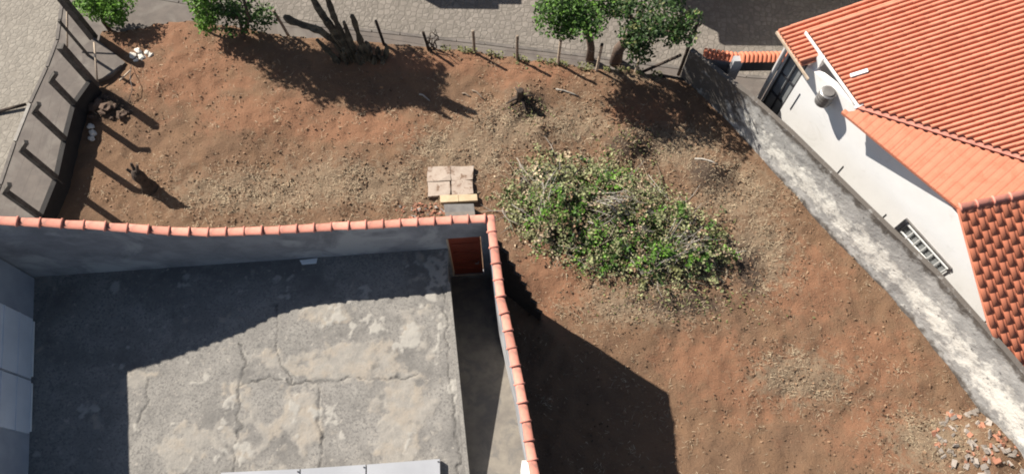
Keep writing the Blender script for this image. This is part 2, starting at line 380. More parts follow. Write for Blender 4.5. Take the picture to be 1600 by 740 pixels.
# ------------------------------------------------------------------ slab house: walls, slab, corridor
SZ = 3.65
house = empty('slab_roofed_house', (-6, 4, 0), 'low house with a cracked flat concrete slab roof behind tile-capped parapet', 'house')
A = Vector((-11.93, 6.28, 0)); B = Vector((-1.64, 7.16, 0)); D = (B - A).normalized(); NO = Vector((-D.y, D.x, 0))
HT = [(-13.4, 3.95), (-11.29, 3.37), (-10.48, 3.12), (-9.68, 2.86), (-8.87, 2.56), (-8.07, 2.22), (-7.14, 1.93), (-5.66, 1.78), (-4.05, 1.75), (-2.44, 1.69), (-.45, 1.63)]
def front_pt(x): t = (x - A.x) / D.x; return A + D * t
def cap_h(x): return SZ + interp(x, HT) - .06
# slab with real cracks and flaking screed
SL = [(-12.6, 6.2), (-1.64, 7.16), (-1.6, 6.26), (-0.97, 1.62), (-0.8, -.6), (-12.6, -.6)]
CR = [[(-4.59, 3.69), (-4.48, 3.04), (-4.46, 2.62), (-4.33, 2.16), (-4.36, 1.52)],
      [(-6.51, 3.59), (-5.80, 3.78), (-5.25, 3.66), (-4.59, 3.69), (-3.81, 3.83), (-3.03, 3.78), (-2.27, 3.88)],
      [(-6.51, 3.59), (-6.38, 4.09), (-6.70, 4.72)], [(-6.42, 3.02), (-6.28, 2.65), (-6.39, 2.14), (-6.32, 1.50)], [(-6.51, 3.59), (-6.42, 3.02)],
      [(-8.68, 3.75), (-8.62, 3.14), (-8.76, 2.62)], [(-5.84, 5.57), (-5.74, 4.57), (-5.25, 3.66)], [(-1.76, 6.25), (-1.40, 3.67), (-1.14, 1.55)]]
SCREED = [((-5.70, 4.25), .9, .5), ((-5.23, 2.88), 1.6, .8), ((-3.69, 4.27), 1.2, .8), ((-2.96, 2.75), 1.8, 1.0), ((-6.62, 2.13), 1.4, .7), ((-4.42, 5.39), 1.4, .4), ((-2.51, 5.25), .8, .5), ((-8.94, 3.75), .4, .35), ((-7.25, 4.23), .6, .4)]
sv = {}; V = []; F = []; CC = []
S = .032
for j in range(int(8.0 / S)):
    y = -.6 + j * S
    for i in range(int(12.2 / S)):
        x = -12.7 + i * S
        yf = front_pt(x).y + .03; xr = interp(y, [(-.6, -.8), (1.62, -.97), (6.26, -1.6), (7.2, -1.64)])
        if y > yf + S or x > xr + S: continue
        x_, y_ = min(x, xr), min(y, yf)
        cx_ = x_ + .10 * fbm(x_, y_, 4, 3, 3); cy_ = y_ + .10 * fbm(x_, y_, 8, 3, 3)
        cd = min(path_dist(cx_, cy_, c) for c in CR)
        p = blob(x_, y_, SCREED) * .85 + .75 * fbm(x_, y_, 5.5, .9, 5) + .38 * fbm(x_, y_, 44, 4.5, 4)
        pm = smooth01((p - .38) / .26) * (.75 + .25 * smooth01(fbm(x_, y_, 33, 5, 3) + .5))
        wl_ = smooth01((fbm(x_, y_, 15.5, 1.6, 5) + .35 * fbm(x_, y_, 2.2, 7, 3) + .5 * blob(x_, y_, [((-3.12, 4.91), .9, .5), ((-1.73, 5.58), .25, 1.2)]) - .60) / .14)
        ck = (1 - smooth01((cd - .004) / .024)) * (.55 + .45 * smooth01(fbm(x_, y_, 21, 2.0, 2) + .6))
        z = SZ + .014 * pm + .012 * wl_ - .03 * ck + .012 * fbm(x_, y_, 0, 2.5, 4)
        sv[(i, j)] = len(V); V.append((x_, y_, z)); CC.append((pm, ck, wl_, 1.0))
for (i, j) in list(sv):
    q = [(i, j), (i + 1, j), (i + 1, j + 1), (i, j + 1)]
    if all(k in sv for k in q): F.append(tuple(sv[k] for k in q))
me = mesh('roof_slab', V, F, True); ca = me.color_attributes.new('patch', 'FLOAT_COLOR', 'POINT'); ca.data.foreach_set('color', [c for q in CC for c in q])
link('roof_slab', me, M['slab'], house).matrix_parent_inverse = Matrix.Translation((6, -4, 0))
def hpart(mb, name, material, parent=None, smooth=False):
    """part of the house given in world coordinates"""
    for v in mb.v: v -= Vector((-6, 4, 0))
    return mb.build(name, material, parent or house, smooth)
hpart(MB().prism([(-12.6, -.6), (-.85, -.6), (-1.0, 1.62), (-1.63, 6.26), (-1.7, 7.1), (-12.6, 6.17)], -.6, SZ - .05), 'lower_storey', M['plaster_grey'])
hpart(MB().prism([(-.86, -.6), (-.75, -.6), (-.92, 1.62), (-1.55, 6.24), (-1.64, 6.24), (-1.01, 1.62)], SZ - .25, SZ + .02), 'slab_edge', M['slab'])
# front parapet wall, its top following the tile cap, with the doorway left open
def wall_strip(p_of, top_of, x0, x1, n, z0, th, no):
    mb = MB(); v = []; f = []
    for i in range(n + 1):
        x = x0 + (x1 - x0) * i / n; p = p_of(x); q = p + no * th; zt = top_of(x)
        zb = z0(x) if callable(z0) else z0
        v += [(p.x, p.y, zb), (p.x, p.y, zt), (q.x, q.y, zt), (q.x, q.y, zb)]
    for i in range(n):
        for k in range(4): f.append((4 * i + k, 4 * i + (k + 1) % 4, 4 * i + 4 + (k + 1) % 4, 4 * i + 4 + k))
    f += [(3, 2, 1, 0), tuple(4 * n + k for k in range(4))]
    return mb.add(v, f)
hpart(wall_strip(front_pt, lambda x: cap_h(x) - .02, -13.4, -1.62, 40, -.6, .15, NO), 'parapet_wall', M['plaster_grey'])
hpart(wall_strip(front_pt, lambda x: cap_h(x) - .02, -1.62, -.78, 4, 4.30, .15, NO), 'parapet_wall', M['plaster_grey'])
hpart(wall_strip(front_pt, lambda x: cap_h(x) - .02, -.78, -.40, 2, -.4, .15, NO), 'parapet_wall', M['plaster_grey'])
hpart(wall_strip(front_pt, lambda x: 1.5, -1.62, -.78, 4, -.4, .15, NO), 'parapet_wall', M['plaster_grey'])
dq = MB(); p0 = front_pt(-1.60) + NO * .05; p1 = front_pt(-.80) + NO * .05; q = (p1 - p0)
dq.add([p0 + Vector((0, 0, 1.5)), p1 + Vector((0, 0, 1.5)), p1 + Vector((0, 0, 4.29)), p0 + Vector((0, 0, 4.29)),
        p0 + NO * .04 + Vector((0, 0, 1.5)), p1 + NO * .04 + Vector((0, 0, 1.5)), p1 + NO * .04 + Vector((0, 0, 4.29)), p0 + NO * .04 + Vector((0, 0, 4.29))],
       [(0, 1, 2, 3), (7, 6, 5, 4), (0, 4, 5, 1), (1, 5, 6, 2), (2, 6, 7, 3), (3, 7, 4, 0)])
door = hpart(dq, 'door', M['door'])
for zz in (2.0, 2.6, 3.2, 3.8):
    dl = MB().bar(p0 + q * .08 + Vector((0, 0, zz)) - NO * .012, p0 + q * .92 + Vector((0, 0, zz)) - NO * .012, .03, .06)
    hpart(dl, 'rail', M['door'], door)
df = MB(); df.bar(p0 + Vector((-.02, -.04, 1.5)), p0 + Vector((-.02, -.04, 4.29)), .04, .05); df.bar(p0 + Vector((.02, -.05, 1.52)), p1 + Vector((-.02, -.05, 1.52)), .03, .04)
hpart(df, 'door_frame', M['pale_wood'], door)
hpart(MB().tube([p0 + q * .88 + Vector((0, -.03, 2.5)), p0 + q * .88 + Vector((0, -.09, 2.5)), p0 + q * .76 + Vector((0, -.09, 2.5))], .018, 6), 'handle', M['steel'], door)
# side wall down to the lot, cap line in plan (centre)
mb = MB(); v = []; f = []; ys = [7.28 - i * .4 for i in range(21)]
for y in ys:
    x = side_x(y); v += [(x - .09, y, -.5), (x - .09, y, 5.2), (x + .09, y, 5.2), (x + .09, y, -.5)]
for i in range(len(ys) - 1):
    for k in range(4): f.append((4 * i + k, 4 * i + 4 + k, 4 * i + 4 + (k + 1) % 4, 4 * i + (k + 1) % 4))
f += [(0, 1, 2, 3), tuple(4 * (len(ys) - 1) + 3 - k for k in range(4))]
hpart(mb.add(v, f), 'side_wall', M['plaster_grey'])
# sloping corridor between slab and side wall
cf = MB(); n0 = 12; v = []; f = []
for i in range(n0 + 1):
    y = 7.12 - 7.7 * i / n0; z = 1.5 + .315 * (7.1 - y); xl = interp(y, [(-.6, -.8), (1.62, -.97), (6.26, -1.6), (7.2, -1.64)]) - .1
    v += [(xl, y, z), (side_x(y), y, z)]
for i in range(n0): f.append((2 * i, 2 * i + 2, 2 * i + 3, 2 * i + 1))
hpart(cf.add(v, f), 'passage_floor', M['corridor_floor'])
# white painted pilaster low in the passage, against the side wall
hpart(MB().box(.26, .42, .6, 1.78, 2.8, 5.12), 'pilaster', M['white_paint'])
# toothed shadow edge built as an added stepped buttress running out from the corner of the side wall, one block per step
bt = empty('stepped_shade_fin', (-.36, 7.17, 0), 'toothed shadow edge built as a dark stepped buttress at the outer corner of the tile-capped wall', 'shade_fin')
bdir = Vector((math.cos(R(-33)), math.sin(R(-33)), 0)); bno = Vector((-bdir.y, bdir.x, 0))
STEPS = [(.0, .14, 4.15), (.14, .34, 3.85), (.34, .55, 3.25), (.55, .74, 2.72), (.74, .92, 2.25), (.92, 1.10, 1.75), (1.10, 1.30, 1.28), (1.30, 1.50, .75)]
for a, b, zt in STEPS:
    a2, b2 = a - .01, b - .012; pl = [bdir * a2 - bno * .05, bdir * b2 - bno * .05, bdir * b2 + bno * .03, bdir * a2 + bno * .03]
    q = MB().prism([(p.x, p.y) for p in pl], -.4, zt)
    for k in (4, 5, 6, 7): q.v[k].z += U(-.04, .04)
    q.build('block', M['shade_dark'], bt)
# ridge tiles on the walls: one half barrel with a collar
def cap_mesh(length, rad=.102):
    prof = [(0, 1.22), (.06, 1.28), (.10, 1.22), (.105, 1.0), (1, .92)]; n = 8; v = []; f = []
    for t, s in prof:
        for k in range(n + 1):
            a = math.pi * k / n; v.append((t * length, math.cos(a) * rad * s, math.sin(a) * rad * s * .72 - .03))
    for i in range(len(prof) - 1):
        for k in range(n): q = i * (n + 1) + k; f.append((q, q + n + 1, q + n + 2, q + 1))
    f.append(tuple(range(n + 1))); f.append(tuple(reversed(range((len(prof) - 1) * (n + 1), len(prof) * (n + 1)))))
    me = mesh('ridge_tile', v, f, True); me.materials.append(M['cap_tile']); return me
capm = cap_mesh(.44)
def place_cap(a, b):
    a, b = Vector(a), Vector(b); d = (b - a).normalized()
    x = d; y = Vector((0, 0, 1)).cross(x).normalized(); z = x.cross(y)
    jit = Matrix.Rotation(U(-.035, .035), 3, 'Z') @ Matrix.Rotation(U(-.05, .05), 3, 'X')
    o = bpy.data.objects.new('ridge_tile', capm); col.objects.link(o); o.parent = house
    mm = (Matrix((x, y, z)).transposed() @ jit).to_4x4(); mm.translation = a - Vector((-6, 4, 0)) + Vector((0, 0, U(-.012, .012)))
    o.matrix_local = mm
x = -.62
while x > -13.3:
    x2 = x - .40
    pa = front_pt(x) + NO * .075; pb = front_pt(x2) + NO * .075
    place_cap((pa.x, pa.y, cap_h(x) + .03), (pb.x, pb.y, cap_h(x2) + .03)); x = x2
y = 7.36
while y > -.6:
    y2 = y - .40
    place_cap((side_x(y2), y2, 5.24), (side_x(y), y, 5.24)); y = y2
# white corrugated sheets lying over the near side of the slab
sheets = (-6.54, 1.58, 3.85)
for i, (a, b) in enumerate([((-6.54, 1.58, 3.85), (-4.77, 1.68, 3.85)), ((-4.74, 1.68, 3.85), (-3.28, 1.79, 3.85)), ((-3.25, 1.79, 3.85), (-1.60, 1.93, 3.85))]):
    a, b = Vector(a), Vector(b); back = Vector((.15, -2.2, 0))
    mb = MB().slab([a + back, b + back, b, a], .16)
    o = mb.build('white_roof_panel', M['sheet_white'])
    tag(o, ['white roof panel at the lower frame edge, leftmost of three', 'white roof panel at the lower frame edge, middle of three', 'white roof panel at the lower frame edge, rightmost, nearest the passage'][i], 'roof panel', 'white panels lying on the slab')
    bo = MB(); bo.tube([b + Vector((-.03, -.06, -.01)), b + Vector((-.03, -.06, .02))], .018, 6); bo.build('bolt', M['frame_dark'], o)

tag(MB().slab([(-5.40, 6.79, 3.67), (-4.95, 6.85, 3.67), (-4.96, 6.70, 3.69), (-5.32, 6.67, 3.67)], .012).build('board_scrap', M['white_paint']), 'small white board scrap on the shaded slab by the parapet', 'scrap')
# tall house along the left side of the slab, its shaded wall carrying two pale metal doors
tall = empty('tall_plastered_house', (-15, 2, 0), 'shaded blue-grey house wall with two pale metal doors at the left edge', 'house')
def tpart(mb, name, material, parent=None):
    for v in mb.v: v -= Vector((-15, 2, 0))
    return mb.build(name, material, parent or tall)
LA = Vector((-12.02, 6.24, 0)); LB = Vector((-10.55, -.6, 0)); LD = (LB - LA).normalized(); LN = Vector((-LD.y, LD.x, 0))      # LN points over the slab
if LN.x < 0: LN = -LN
tpart(MB().prism([(-18, -.6), (LB.x, LB.y), (LA.x, LA.y), (-18, 5.7)], -.6, 6.3), 'wall', M['plaster_blue'])
tpart(MB().prism([(-18.2, -.7), (LB.x + .06, LB.y - .1), (LA.x + .06, LA.y + .02), (-18.2, 5.8)], 6.3, 6.42), 'roof', M['slab'])
for t0, t1 in ((1.12, 2.62), (2.68, 3.92)):
    a = LA + LD * t0; b = LA + LD * t1
    q = MB().add([a + LN * .004 + Vector((0, 0, SZ + .10)), b + LN * .004 + Vector((0, 0, SZ + .10)), b + LN * .004 + Vector((0, 0, 6.1)), a + LN * .004 + Vector((0, 0, 6.1)), a + LN * .05 + Vector((0, 0, SZ + .10)), b + LN * .05 + Vector((0, 0, SZ + .10)), b + LN * .05 + Vector((0, 0, 6.1)), a + LN * .05 + Vector((0, 0, 6.1))],
                [(0, 1, 2, 3), (7, 6, 5, 4), (0, 4, 5, 1), (1, 5, 6, 2), (2, 6, 7, 3), (3, 7, 4, 0)])
    dd = tpart(q, 'metal_door', M['sheet_blue'])
    for zz in (4.3, 4.9, 5.5): tpart(MB().bar(a + LN * .06 + Vector((0, 0, zz)), b + LN * .06 + Vector((0, 0, zz)), .015, .03), 'seam', M['sheet_blue'], dd)
    tpart(MB().bar(a.lerp(b, .04) + LN * .04 + Vector((0, 0, SZ + .06)), a.lerp(b, .96) + LN * .04 + Vector((0, 0, SZ + .06)), .05, .06), 'slit_light_strip', M['white_paint'], dd)  # white strip painted in for the light slit under each door

# ------------------------------------------------------------------ right boundary wall
bw = []
RWT = [1.55, 1.75, 2.0, 2.2, 2.35, 2.5, 2.6, 2.65, 2.65]
ws = MB(); V = []; F = []; WC = []
pts = []
for (a, b), (h0, h1) in zip(zip(RW, RW[1:]), zip(RWT, RWT[1:])):
    n = max(2, int(math.hypot(b[0] - a[0], b[1] - a[1]) / .12))
    for i in range(n): t = i / n; pts.append((a[0] + (b[0] - a[0]) * t, a[1] + (b[1] - a[1]) * t, h0 + (h1 - h0) * t))
nz = 22
for i, (x, y, h) in enumerate(pts):
    x2, y2, _ = pts[min(i + 1, len(pts) - 1)]; x1, y1, _ = pts[max(i - 1, 0)]
    d = Vector((x2 - x1, y2 - y1, 0)).normalized(); no = Vector((-d.y, d.x, 0))      # towards the neighbour
    t = i / len(pts)
    ring = []
    for k in range(nz + 1):
        z = -.45 + (h + .45) * k / nz; hh = k / nz
        bul = .02 * fbm(x + z, y, z, 1.8, 4) + .05 * smooth01(1 - (z + .1) / .5)
        ring.append((x - no.x * bul, y - no.y * bul, z))
        lw = smooth01(1 - abs(hh - .5) / .36) * (.30 + .25 * smooth01((t - .05) / .3) + .4 * smooth01((t - .6) / .3)); md = max(smooth01((hh - .80) / .2) * .75, smooth01((.34 - hh) / .22) * .72, .8 * smooth01((.22 - t) / .15) * smooth01((hh - .1) / .2))
        WC.append((lw, md, 0, 1))
    ring += [(x + no.x * .14, y + no.y * .14, h + .015), (x + no.x * .14, y + no.y * .14, -1.2)]; WC += [(0, 1, 0, 1), (.5, .5, 0, 1)]
    V += ring
n = nz + 3
for i in range(len(pts) - 1):
    for k in range(n - 1): F.append((i * n + k, (i + 1) * n + k, (i + 1) * n + k + 1, i * n + k + 1))
F.append(tuple(reversed(range(n)))); F.append(tuple((len(pts) - 1) * n + k for k in range(n)))
me = mesh('boundary_wall', V, F, False); ca = me.color_attributes.new('wear', 'FLOAT_COLOR', 'POINT'); ca.data.foreach_set('color', [c for q in WC for c in q])
bwall = tag(link('boundary_wall', me, M['old_plaster']), 'long stained plaster boundary wall between the bare lot and white house', 'wall')

# ------------------------------------------------------------------ neighbour's white house with tile roofs
wh = empty('white_house', (12, 9, -1), 'white house with orange clay tile roofs on the right', 'house')
WO = Vector((12, 9, -1))
def wpart(mb, name, material, parent=None, smooth=False):
    for v in mb.v: v -= WO
    return mb.build(name, material, parent or wh, smooth)
WD = Vector((math.cos(R(-57)), math.sin(R(-57)), 0)); WN = Vector((-WD.y, WD.x, 0)); W0 = Vector((10.02, 9.09, 0)) + WN * 1.12
def wp(t, z, o=0.0): p = W0 + WD * t + WN * o; return Vector((p.x, p.y, z))
tops = [(-4.26, 3.0), (-3.4, 3.2), (-2.6, 3.34), (-2.0, 3.38), (1.35, 3.42), (5.0, 2.15), (9.0, 1.2)]
v = []; f = []
n = len(tops)
for t, z in tops: v += [wp(t, -1.2), wp(t, z), wp(t, z, .2), wp(t, -1.2, .2)]
for i in range(n - 1):
    for k in range(4): f.append((4 * i + k, 4 * i + 4 + k, 4 * i + 4 + (k + 1) % 4, 4 * i + (k + 1) % 4))
f += [(0, 1, 2, 3), tuple(4 * (n - 1) + 3 - k for k in range(4))]
wpart(MB().add(v, f), 'wall', M['white_wall'])
wpart(MB().add([wp(-4.2, -1.2, .1), wp(-4.2, 3.6, .1), wp(-4.2, 3.7, 6), wp(-4.2, -1.2, 6), wp(-4.0, -1.2, .1), wp(-4.0, 3.6, .1), wp(-4.0, 3.7, 6), wp(-4.0, -1.2, 6)],
    [(0, 1, 2, 3), (7, 6, 5, 4), (1, 0, 4, 5), (2, 1, 5, 6), (3, 2, 6, 7)]), 'wall', M['white_wall'])
# --- roof tiles
def tile_profile(w, hr=.075):
    """wide half barrel and a narrow pan beside it"""
    pts = []; bw = .37 if hr > .08 else .36 if hr > .03 else .29
    for k in range(7):
        a = math.pi * k / 6; pts.append((w * bw - math.cos(a) * w * bw, max(0, math.sin(a)) ** .6 * hr + .004))
    pts += [(w * (2 * bw + .06), .0), (w, .004)]
    return pts
def clip_line(o, d, poly):
    """parameters t where the plan line o + t d crosses the polygon"""
    ts = []
    for a, b in zip(poly, poly[1:] + poly[:1]):
        ex, ey = b[0] - a[0], b[1] - a[1]; den = d.x * ey - d.y * ex
        if abs(den) < 1e-9: continue
        t = ((a[0] - o.x) * ey - (a[1] - o.y) * ex) / den; s = ((a[0] - o.x) * d.y - (a[1] - o.y) * d.x) / den
        if 0 <= s < 1: ts.append(t)
    return sorted(ts)
def tile_roof(poly3, normal, rib_plan, parent, singles=False, hr=.075, w=.22, ln=.36):
    """cover a plane polygon with clay tiles whose ribs run along rib_plan (pointing uphill in plan)"""
    nrm = Vector(normal).normalized(); P0 = Vector(poly3[0])
    r = Vector((rib_plan[0], rib_plan[1], 0)); r.z = -(nrm.x * r.x + nrm.y * r.y) / nrm.z; r.normalize()
    s = r.cross(nrm).normalized()
    # in-plane coordinates
    loc = [Vector(((Vector(p) - P0).dot(r), (Vector(p) - P0).dot(s))) for p in poly3]
    poly = [(p.x, p.y) for p in loc]
    s0 = min(p.y for p in loc); s1 = max(p.y for p in loc)
    prof = tile_profile(w, hr); objs = []; big = MB()
    def tile_geo(la, lb):
        v = []; f = []; k = len(prof)
        for t, lift in ((la, .014 if hr > .03 else .004), (lb, .0)):
            for (a, h) in prof: v.append((t, a, h + lift))
        for i in range(k - 1): f.append((i, i + 1, k + i + 1, k + i))
        for (a, h) in prof: v.append((la, a, h - .012))
        for i in range(k - 1): f.append((i + 1, i, 2 * k + i, 2 * k + i + 1))
        return v, f
    std = None
    c = s0
    while c < s1:
        ts = clip_line(Vector((0, c + w * .4)), Vector((1, 0)), poly)
        for a, b in zip(ts[::2], ts[1::2]):
            t = a; row = 0
            while t < b - .03:
                t2 = min(t + ln, b)
                jt = U(-.006, .006)
                if singles and t2 - t > ln * .98:
                    if std is None:
                        vv, ff = tile_geo(0, ln + .03); std = mesh('roof_tile', vv, ff, True); std.materials.append(M['roof_tile_single'])
                    o = bpy.data.objects.new('roof_tile', std); col.objects.link(o); o.parent = parent
                    mm = Matrix((r, s, nrm)).transposed().to_4x4(); mm.translation = P0 + r * t + s * (c + jt) - WO; o.matrix_local = mm @ Matrix.Rotation(U(-.012, .012), 4, 'Z')
                    objs.append(o)
                else:
                    vv, ff = tile_geo(t, t2 + .02)
                    big.add([P0 + r * p[0] + s * (p[1] + c + jt) + nrm * p[2] for p in vv], ff)
                t = t2
        c += w
    return big, objs
def plane_n(a, b, c):
    n = (Vector(b) - Vector(a)).cross(Vector(c) - Vector(a)).normalized(); return n if n.z > 0 else -n
def roof(name, poly3, nrm, rib, singles=False, hr=.075, w=.22, ln=.36):
    under = MB().slab([Vector(p) - Vector((0, 0, .02)) for p in poly3], .06)
    rf = wpart(under, name, M['roof_tile'])
    big, objs = tile_roof(poly3, nrm, rib, rf, singles, hr, w, ln)
    if big.v:
        t = wpart(big, 'roof_tile' if singles else 'tile_field', M['roof_tile' if hr > .03 else 'roof_tile_flat'], rf, hr > .03); t['kind'] = 'stuff'
    return rf
TL = Vector((8.504, 14.044, 3.6)); BL = Vector((9.632, 11.571, 3.6)); WV = Vector((13.319, 9.621, 4.313)); G0 = Vector((11.744, 8.463, 3.6)); V1 = Vector((9.195, 11.454, 3.444)); RR = Vector((13.226, 8.658, 4.087)); V2 = Vector((12.593, 5.385, 2.45))
n1 = plane_n(TL, BL, WV)
def on_plane(x, y, p, n): return Vector((x, y, p.z - (n.x * (x - p.x) + n.y * (y - p.y)) / n.z))
rib1 = (math.cos(R(13)), math.sin(R(13)))
vdir = (WV - BL).normalized(); WX = BL + vdir * 9.0
far = on_plane(TL.x + 11 * math.cos(R(13)), TL.y + 11 * math.sin(R(13)), TL, n1)
roof('roof', [BL, on_plane(WX.x, WX.y, BL, n1), far, TL], n1, rib1, False, .105, .142)
# porch roof, one step lower, in front of the main roof
def off_plane(p, dz): return Vector(p) - Vector((0, 0, dz))
PA = Vector((7.82, 14.35, 3.25)); PB = Vector((8.36, 13.13, 3.25))
n3 = n1
ribd = Vector((rib1[0], rib1[1]))
def along(p, dist): return on_plane(p.x + ribd.x * dist, p.y + ribd.y * dist, PA, n3)
PB = on_plane(PB.x, PB.y, PA, n3)
roof('porch_roof', [PB, along(PB, 1.4), along(PB, 1.4) + (PA - PB) * .3 , along(PA, 5.5), PA], n3, rib1, False, .105, .142)
fb = MB().bar(PA + Vector((-.03, -.02, -.05)), PB + (PB - PA) * .35 + Vector((-.03, -.02, -.05)), .04, .09); wpart(fb, 'fascia_board', M['pale_wood'])
fb = MB().bar(TL + Vector((-.03, 0, -.02)), BL + Vector((-.03, 0, -.02)), .035, .10); wpart(fb, 'fascia_board', M['white_paint'])
fb = MB().bar(BL + Vector((-.12, -.06, -.03)), BL + Vector((.10, .03, .03)), .07, .07); wpart(fb, 'gutter_end', M['white_paint'])
# side wing: two slopes over a ridge
n2 = plane_n(BL, WV, G0)
RX = G0 + (RR - G0).normalized() * 3.2
e2 = Vector((G0.x - V1.x, G0.y - V1.y)).normalized(); rib2 = (-e2.y, e2.x)
cut = Vector((vdir.y, -vdir.x, 0)).normalized() * .14; WY = BL + vdir * 5.6; c1 = on_plane(WY.x + cut.x, WY.y + cut.y, BL, n2); c2 = on_plane(BL.x + cut.x, BL.y + cut.y, BL, n2)
roof('wing_roof', [V1, G0, RX, c1, c2], n2, rib2, False, .004, .22, .5)
wpart(MB().bar(BL + cut * .4 + Vector((0, 0, .0)), WX + cut * .4, .12, .05), 'valley_mortar', M['cap_tile'])
n4 = plane_n(G0, V2, RR)
RX4 = on_plane(RX.x, RX.y, G0, n4)
VX = on_plane(V2.x + 2.6, V2.y - 3.7, G0, n4)
rib4 = Vector((G0.x - V2.x, G0.y - V2.y)).normalized()
VX4 = VX + Vector((5, .6, 0)); VX4 = on_plane(VX4.x, VX4.y, G0, n4)
roof('back_roof', [V2, VX, VX4, RX4, G0], n4, (rib4.x, rib4.y), True, .036, .20)
rc = bpy.data.objects
k = 0.0; L_ = (RX - G0).length
while k < L_:
    a = G0 + (RX - G0).normalized() * k; d = (RX - G0).normalized(); y_ = Vector((0, 0, 1)).cross(d).normalized()
    o = bpy.data.objects.new('ridge_tile', capm); col.objects.link(o); o.parent = wh
    mm = Matrix((d, y_, d.cross(y_))).transposed().to_4x4(); mm.translation = a + Vector((0, 0, .07)) - WO; o.matrix_local = mm; k += .40
# drum-like extractor on the wall
ex = MB(); c = wp(-3.12, 3.0, -.12)
c0 = c; ex.tube([c0 + Vector((-.12, 0, -.30)), c0 + Vector((-.12, 0, -.28)), c0 + Vector((-.12, 0, .20)), c0 + Vector((-.12, 0, .22))], [.20, .23, .23, .20], 20)
exo = wpart(ex, 'wall_fan', M['steel'])
wpart(MB().tube([c0 + Vector((-.12, 0, .22)), c0 + Vector((-.12, 0, .26))], [.19, .16], 20), 'cap', M['grey_plate'], exo)
for dz in (-.12, .0, .12): wpart(MB().tube([c0 + Vector((-.12, 0, dz - .008)), c0 + Vector((-.12, 0, dz + .012))], .236, 20), 'rib', M['steel'], exo)
wpart(MB().bar(c0 + Vector((-.1, 0, 0)), c0 + WN * .12, .06), 'bracket', M['steel'], exo)
wpart(MB().bar(on_plane(9.45, 12.42, BL, n1) + Vector((0, 0, .13)), on_plane(9.9, 12.52, BL, n1) + Vector((0, 0, .13)), .1, .07), 'vent_pipe', M['white_paint'])
# barred window low in the wall
win = MB(); 
def wall_quad(t0, t1, z0, z1, o0, o1):
    return MB().add([wp(t0, z0, o0), wp(t1, z0, o0), wp(t1, z1, o0), wp(t0, z1, o0), wp(t0, z0, o1), wp(t1, z0, o1), wp(t1, z1, o1), wp(t0, z1, o1)],
                    [(0, 1, 2, 3), (7, 6, 5, 4), (0, 4, 5, 1), (1, 5, 6, 2), (2, 6, 7, 3), (3, 7, 4, 0)])
wnd = wpart(wall_quad(.95, 2.6, .7, 1.6, -.01, .02), 'window', M['glass'])
for zz in (.7, 1.15, 1.6): wpart(wall_quad(.95, 2.6, zz - .025, zz + .025, -.07, -.04), 'bar', M['white_paint'], wnd)
for k in range(7): t = .98 + k * .265; wpart(wall_quad(t - .018, t + .018, .7, 1.6, -.065, -.045), 'bar', M['white_paint'], wnd)
wpart(wall_quad(.82, .94, .55, 1.7, -.10, -.02), 'shutter', M['frame_dark'], wnd)
wpart(wall_quad(.82, 2.65, 1.63, 1.71, -.05, .0), 'lintel', M['grey_plate'], wnd)
# hairline conduit pieces on the wall
for t, z0, z1 in ((-4.0, 1.0, 1.9), (-1.55, .6, 1.1), (.35, .5, 1.1), (4.3, .8, 1.3)):
    wpart(wall_quad(t, t + .02, z0, z1, -.015, -.002), 'conduit', M['frame_dark'])
# glazed porch left of the wall with its down pipe
gl = wpart(wall_quad(-4.95, -4.27, -.2, 2.9, .10, .13), 'porch_glazing', M['glass'])
for zz in (-.2, .8, 1.8, 2.87): wpart(wall_quad(-4.95, -4.27, zz - .03, zz + .03, .06, .10), 'glazing_bar', M['frame_dark'], gl)
for t in (-4.93, -4.6, -4.3): wpart(wall_quad(t - .025, t + .025, -.2, 2.9, .05, .09), 'glazing_bar', M['frame_dark'], gl)
wpart(MB().tube([wp(-5.12, -.9, -.02), wp(-5.12, 3.0, -.02)], .075, 10), 'down_pipe', M['pipe_grey'])
wpart(wall_quad(-5.02, -4.96, -.9, 3.0, .0, .1), 'porch_post', M['pipe_grey'])
wpart(MB().add([wp(-9, -.9, .2), wp(-2, -.9, .2), wp(-2, -.9, 9), wp(-9, -.9, 9)], [(0, 1, 2, 3)]), 'yard_floor', M['sidewalk'])

# neighbour's front wall with a little tile roof over the gate
gw = empty('gate_wall', (7.91, 15.46, -0.40), 'grey gate wall capped with a strip of small orange tiles', 'wall')
GO = Vector(gw.location)
def gpart(mb, name, material, parent=None):
    for v in mb.v: v -= GO
    return mb.build(name, material, parent or gw)
ga = Vector((6.05, 14.74, 1.60)); gb = Vector((7.01, 14.55, 1.60)); gc = Vector((7.17, 14.37, 2.00)); gd = Vector((8.63, 14.41, 2.00))
gpart(MB().prism([(ga.x, ga.y - .12), (gb.x, gb.y - .12), (gb.x, gb.y), (ga.x, ga.y)], -.9, 1.55), 'wall', M['plaster_grey'])
gpart(MB().prism([(gc.x, gc.y - .12), (gd.x, gd.y - .12), (gd.x, gd.y), (gc.x, gc.y)], 1.3, 1.95), 'beam', M['frame_dark'])
gpart(MB().prism([(gc.x - .3, gc.y - .2), (gc.x, gc.y - .2), (gc.x, gc.y), (gc.x - .3, gc.y)], -.9, 1.95), 'pillar', M['plaster_grey'])
gpart(MB().prism([(gd.x, gd.y - .2), (gd.x + .3, gd.y - .2), (gd.x + .3, gd.y), (gd.x, gd.y)], -.9, 1.95), 'pillar', M['plaster_grey'])
tm = None
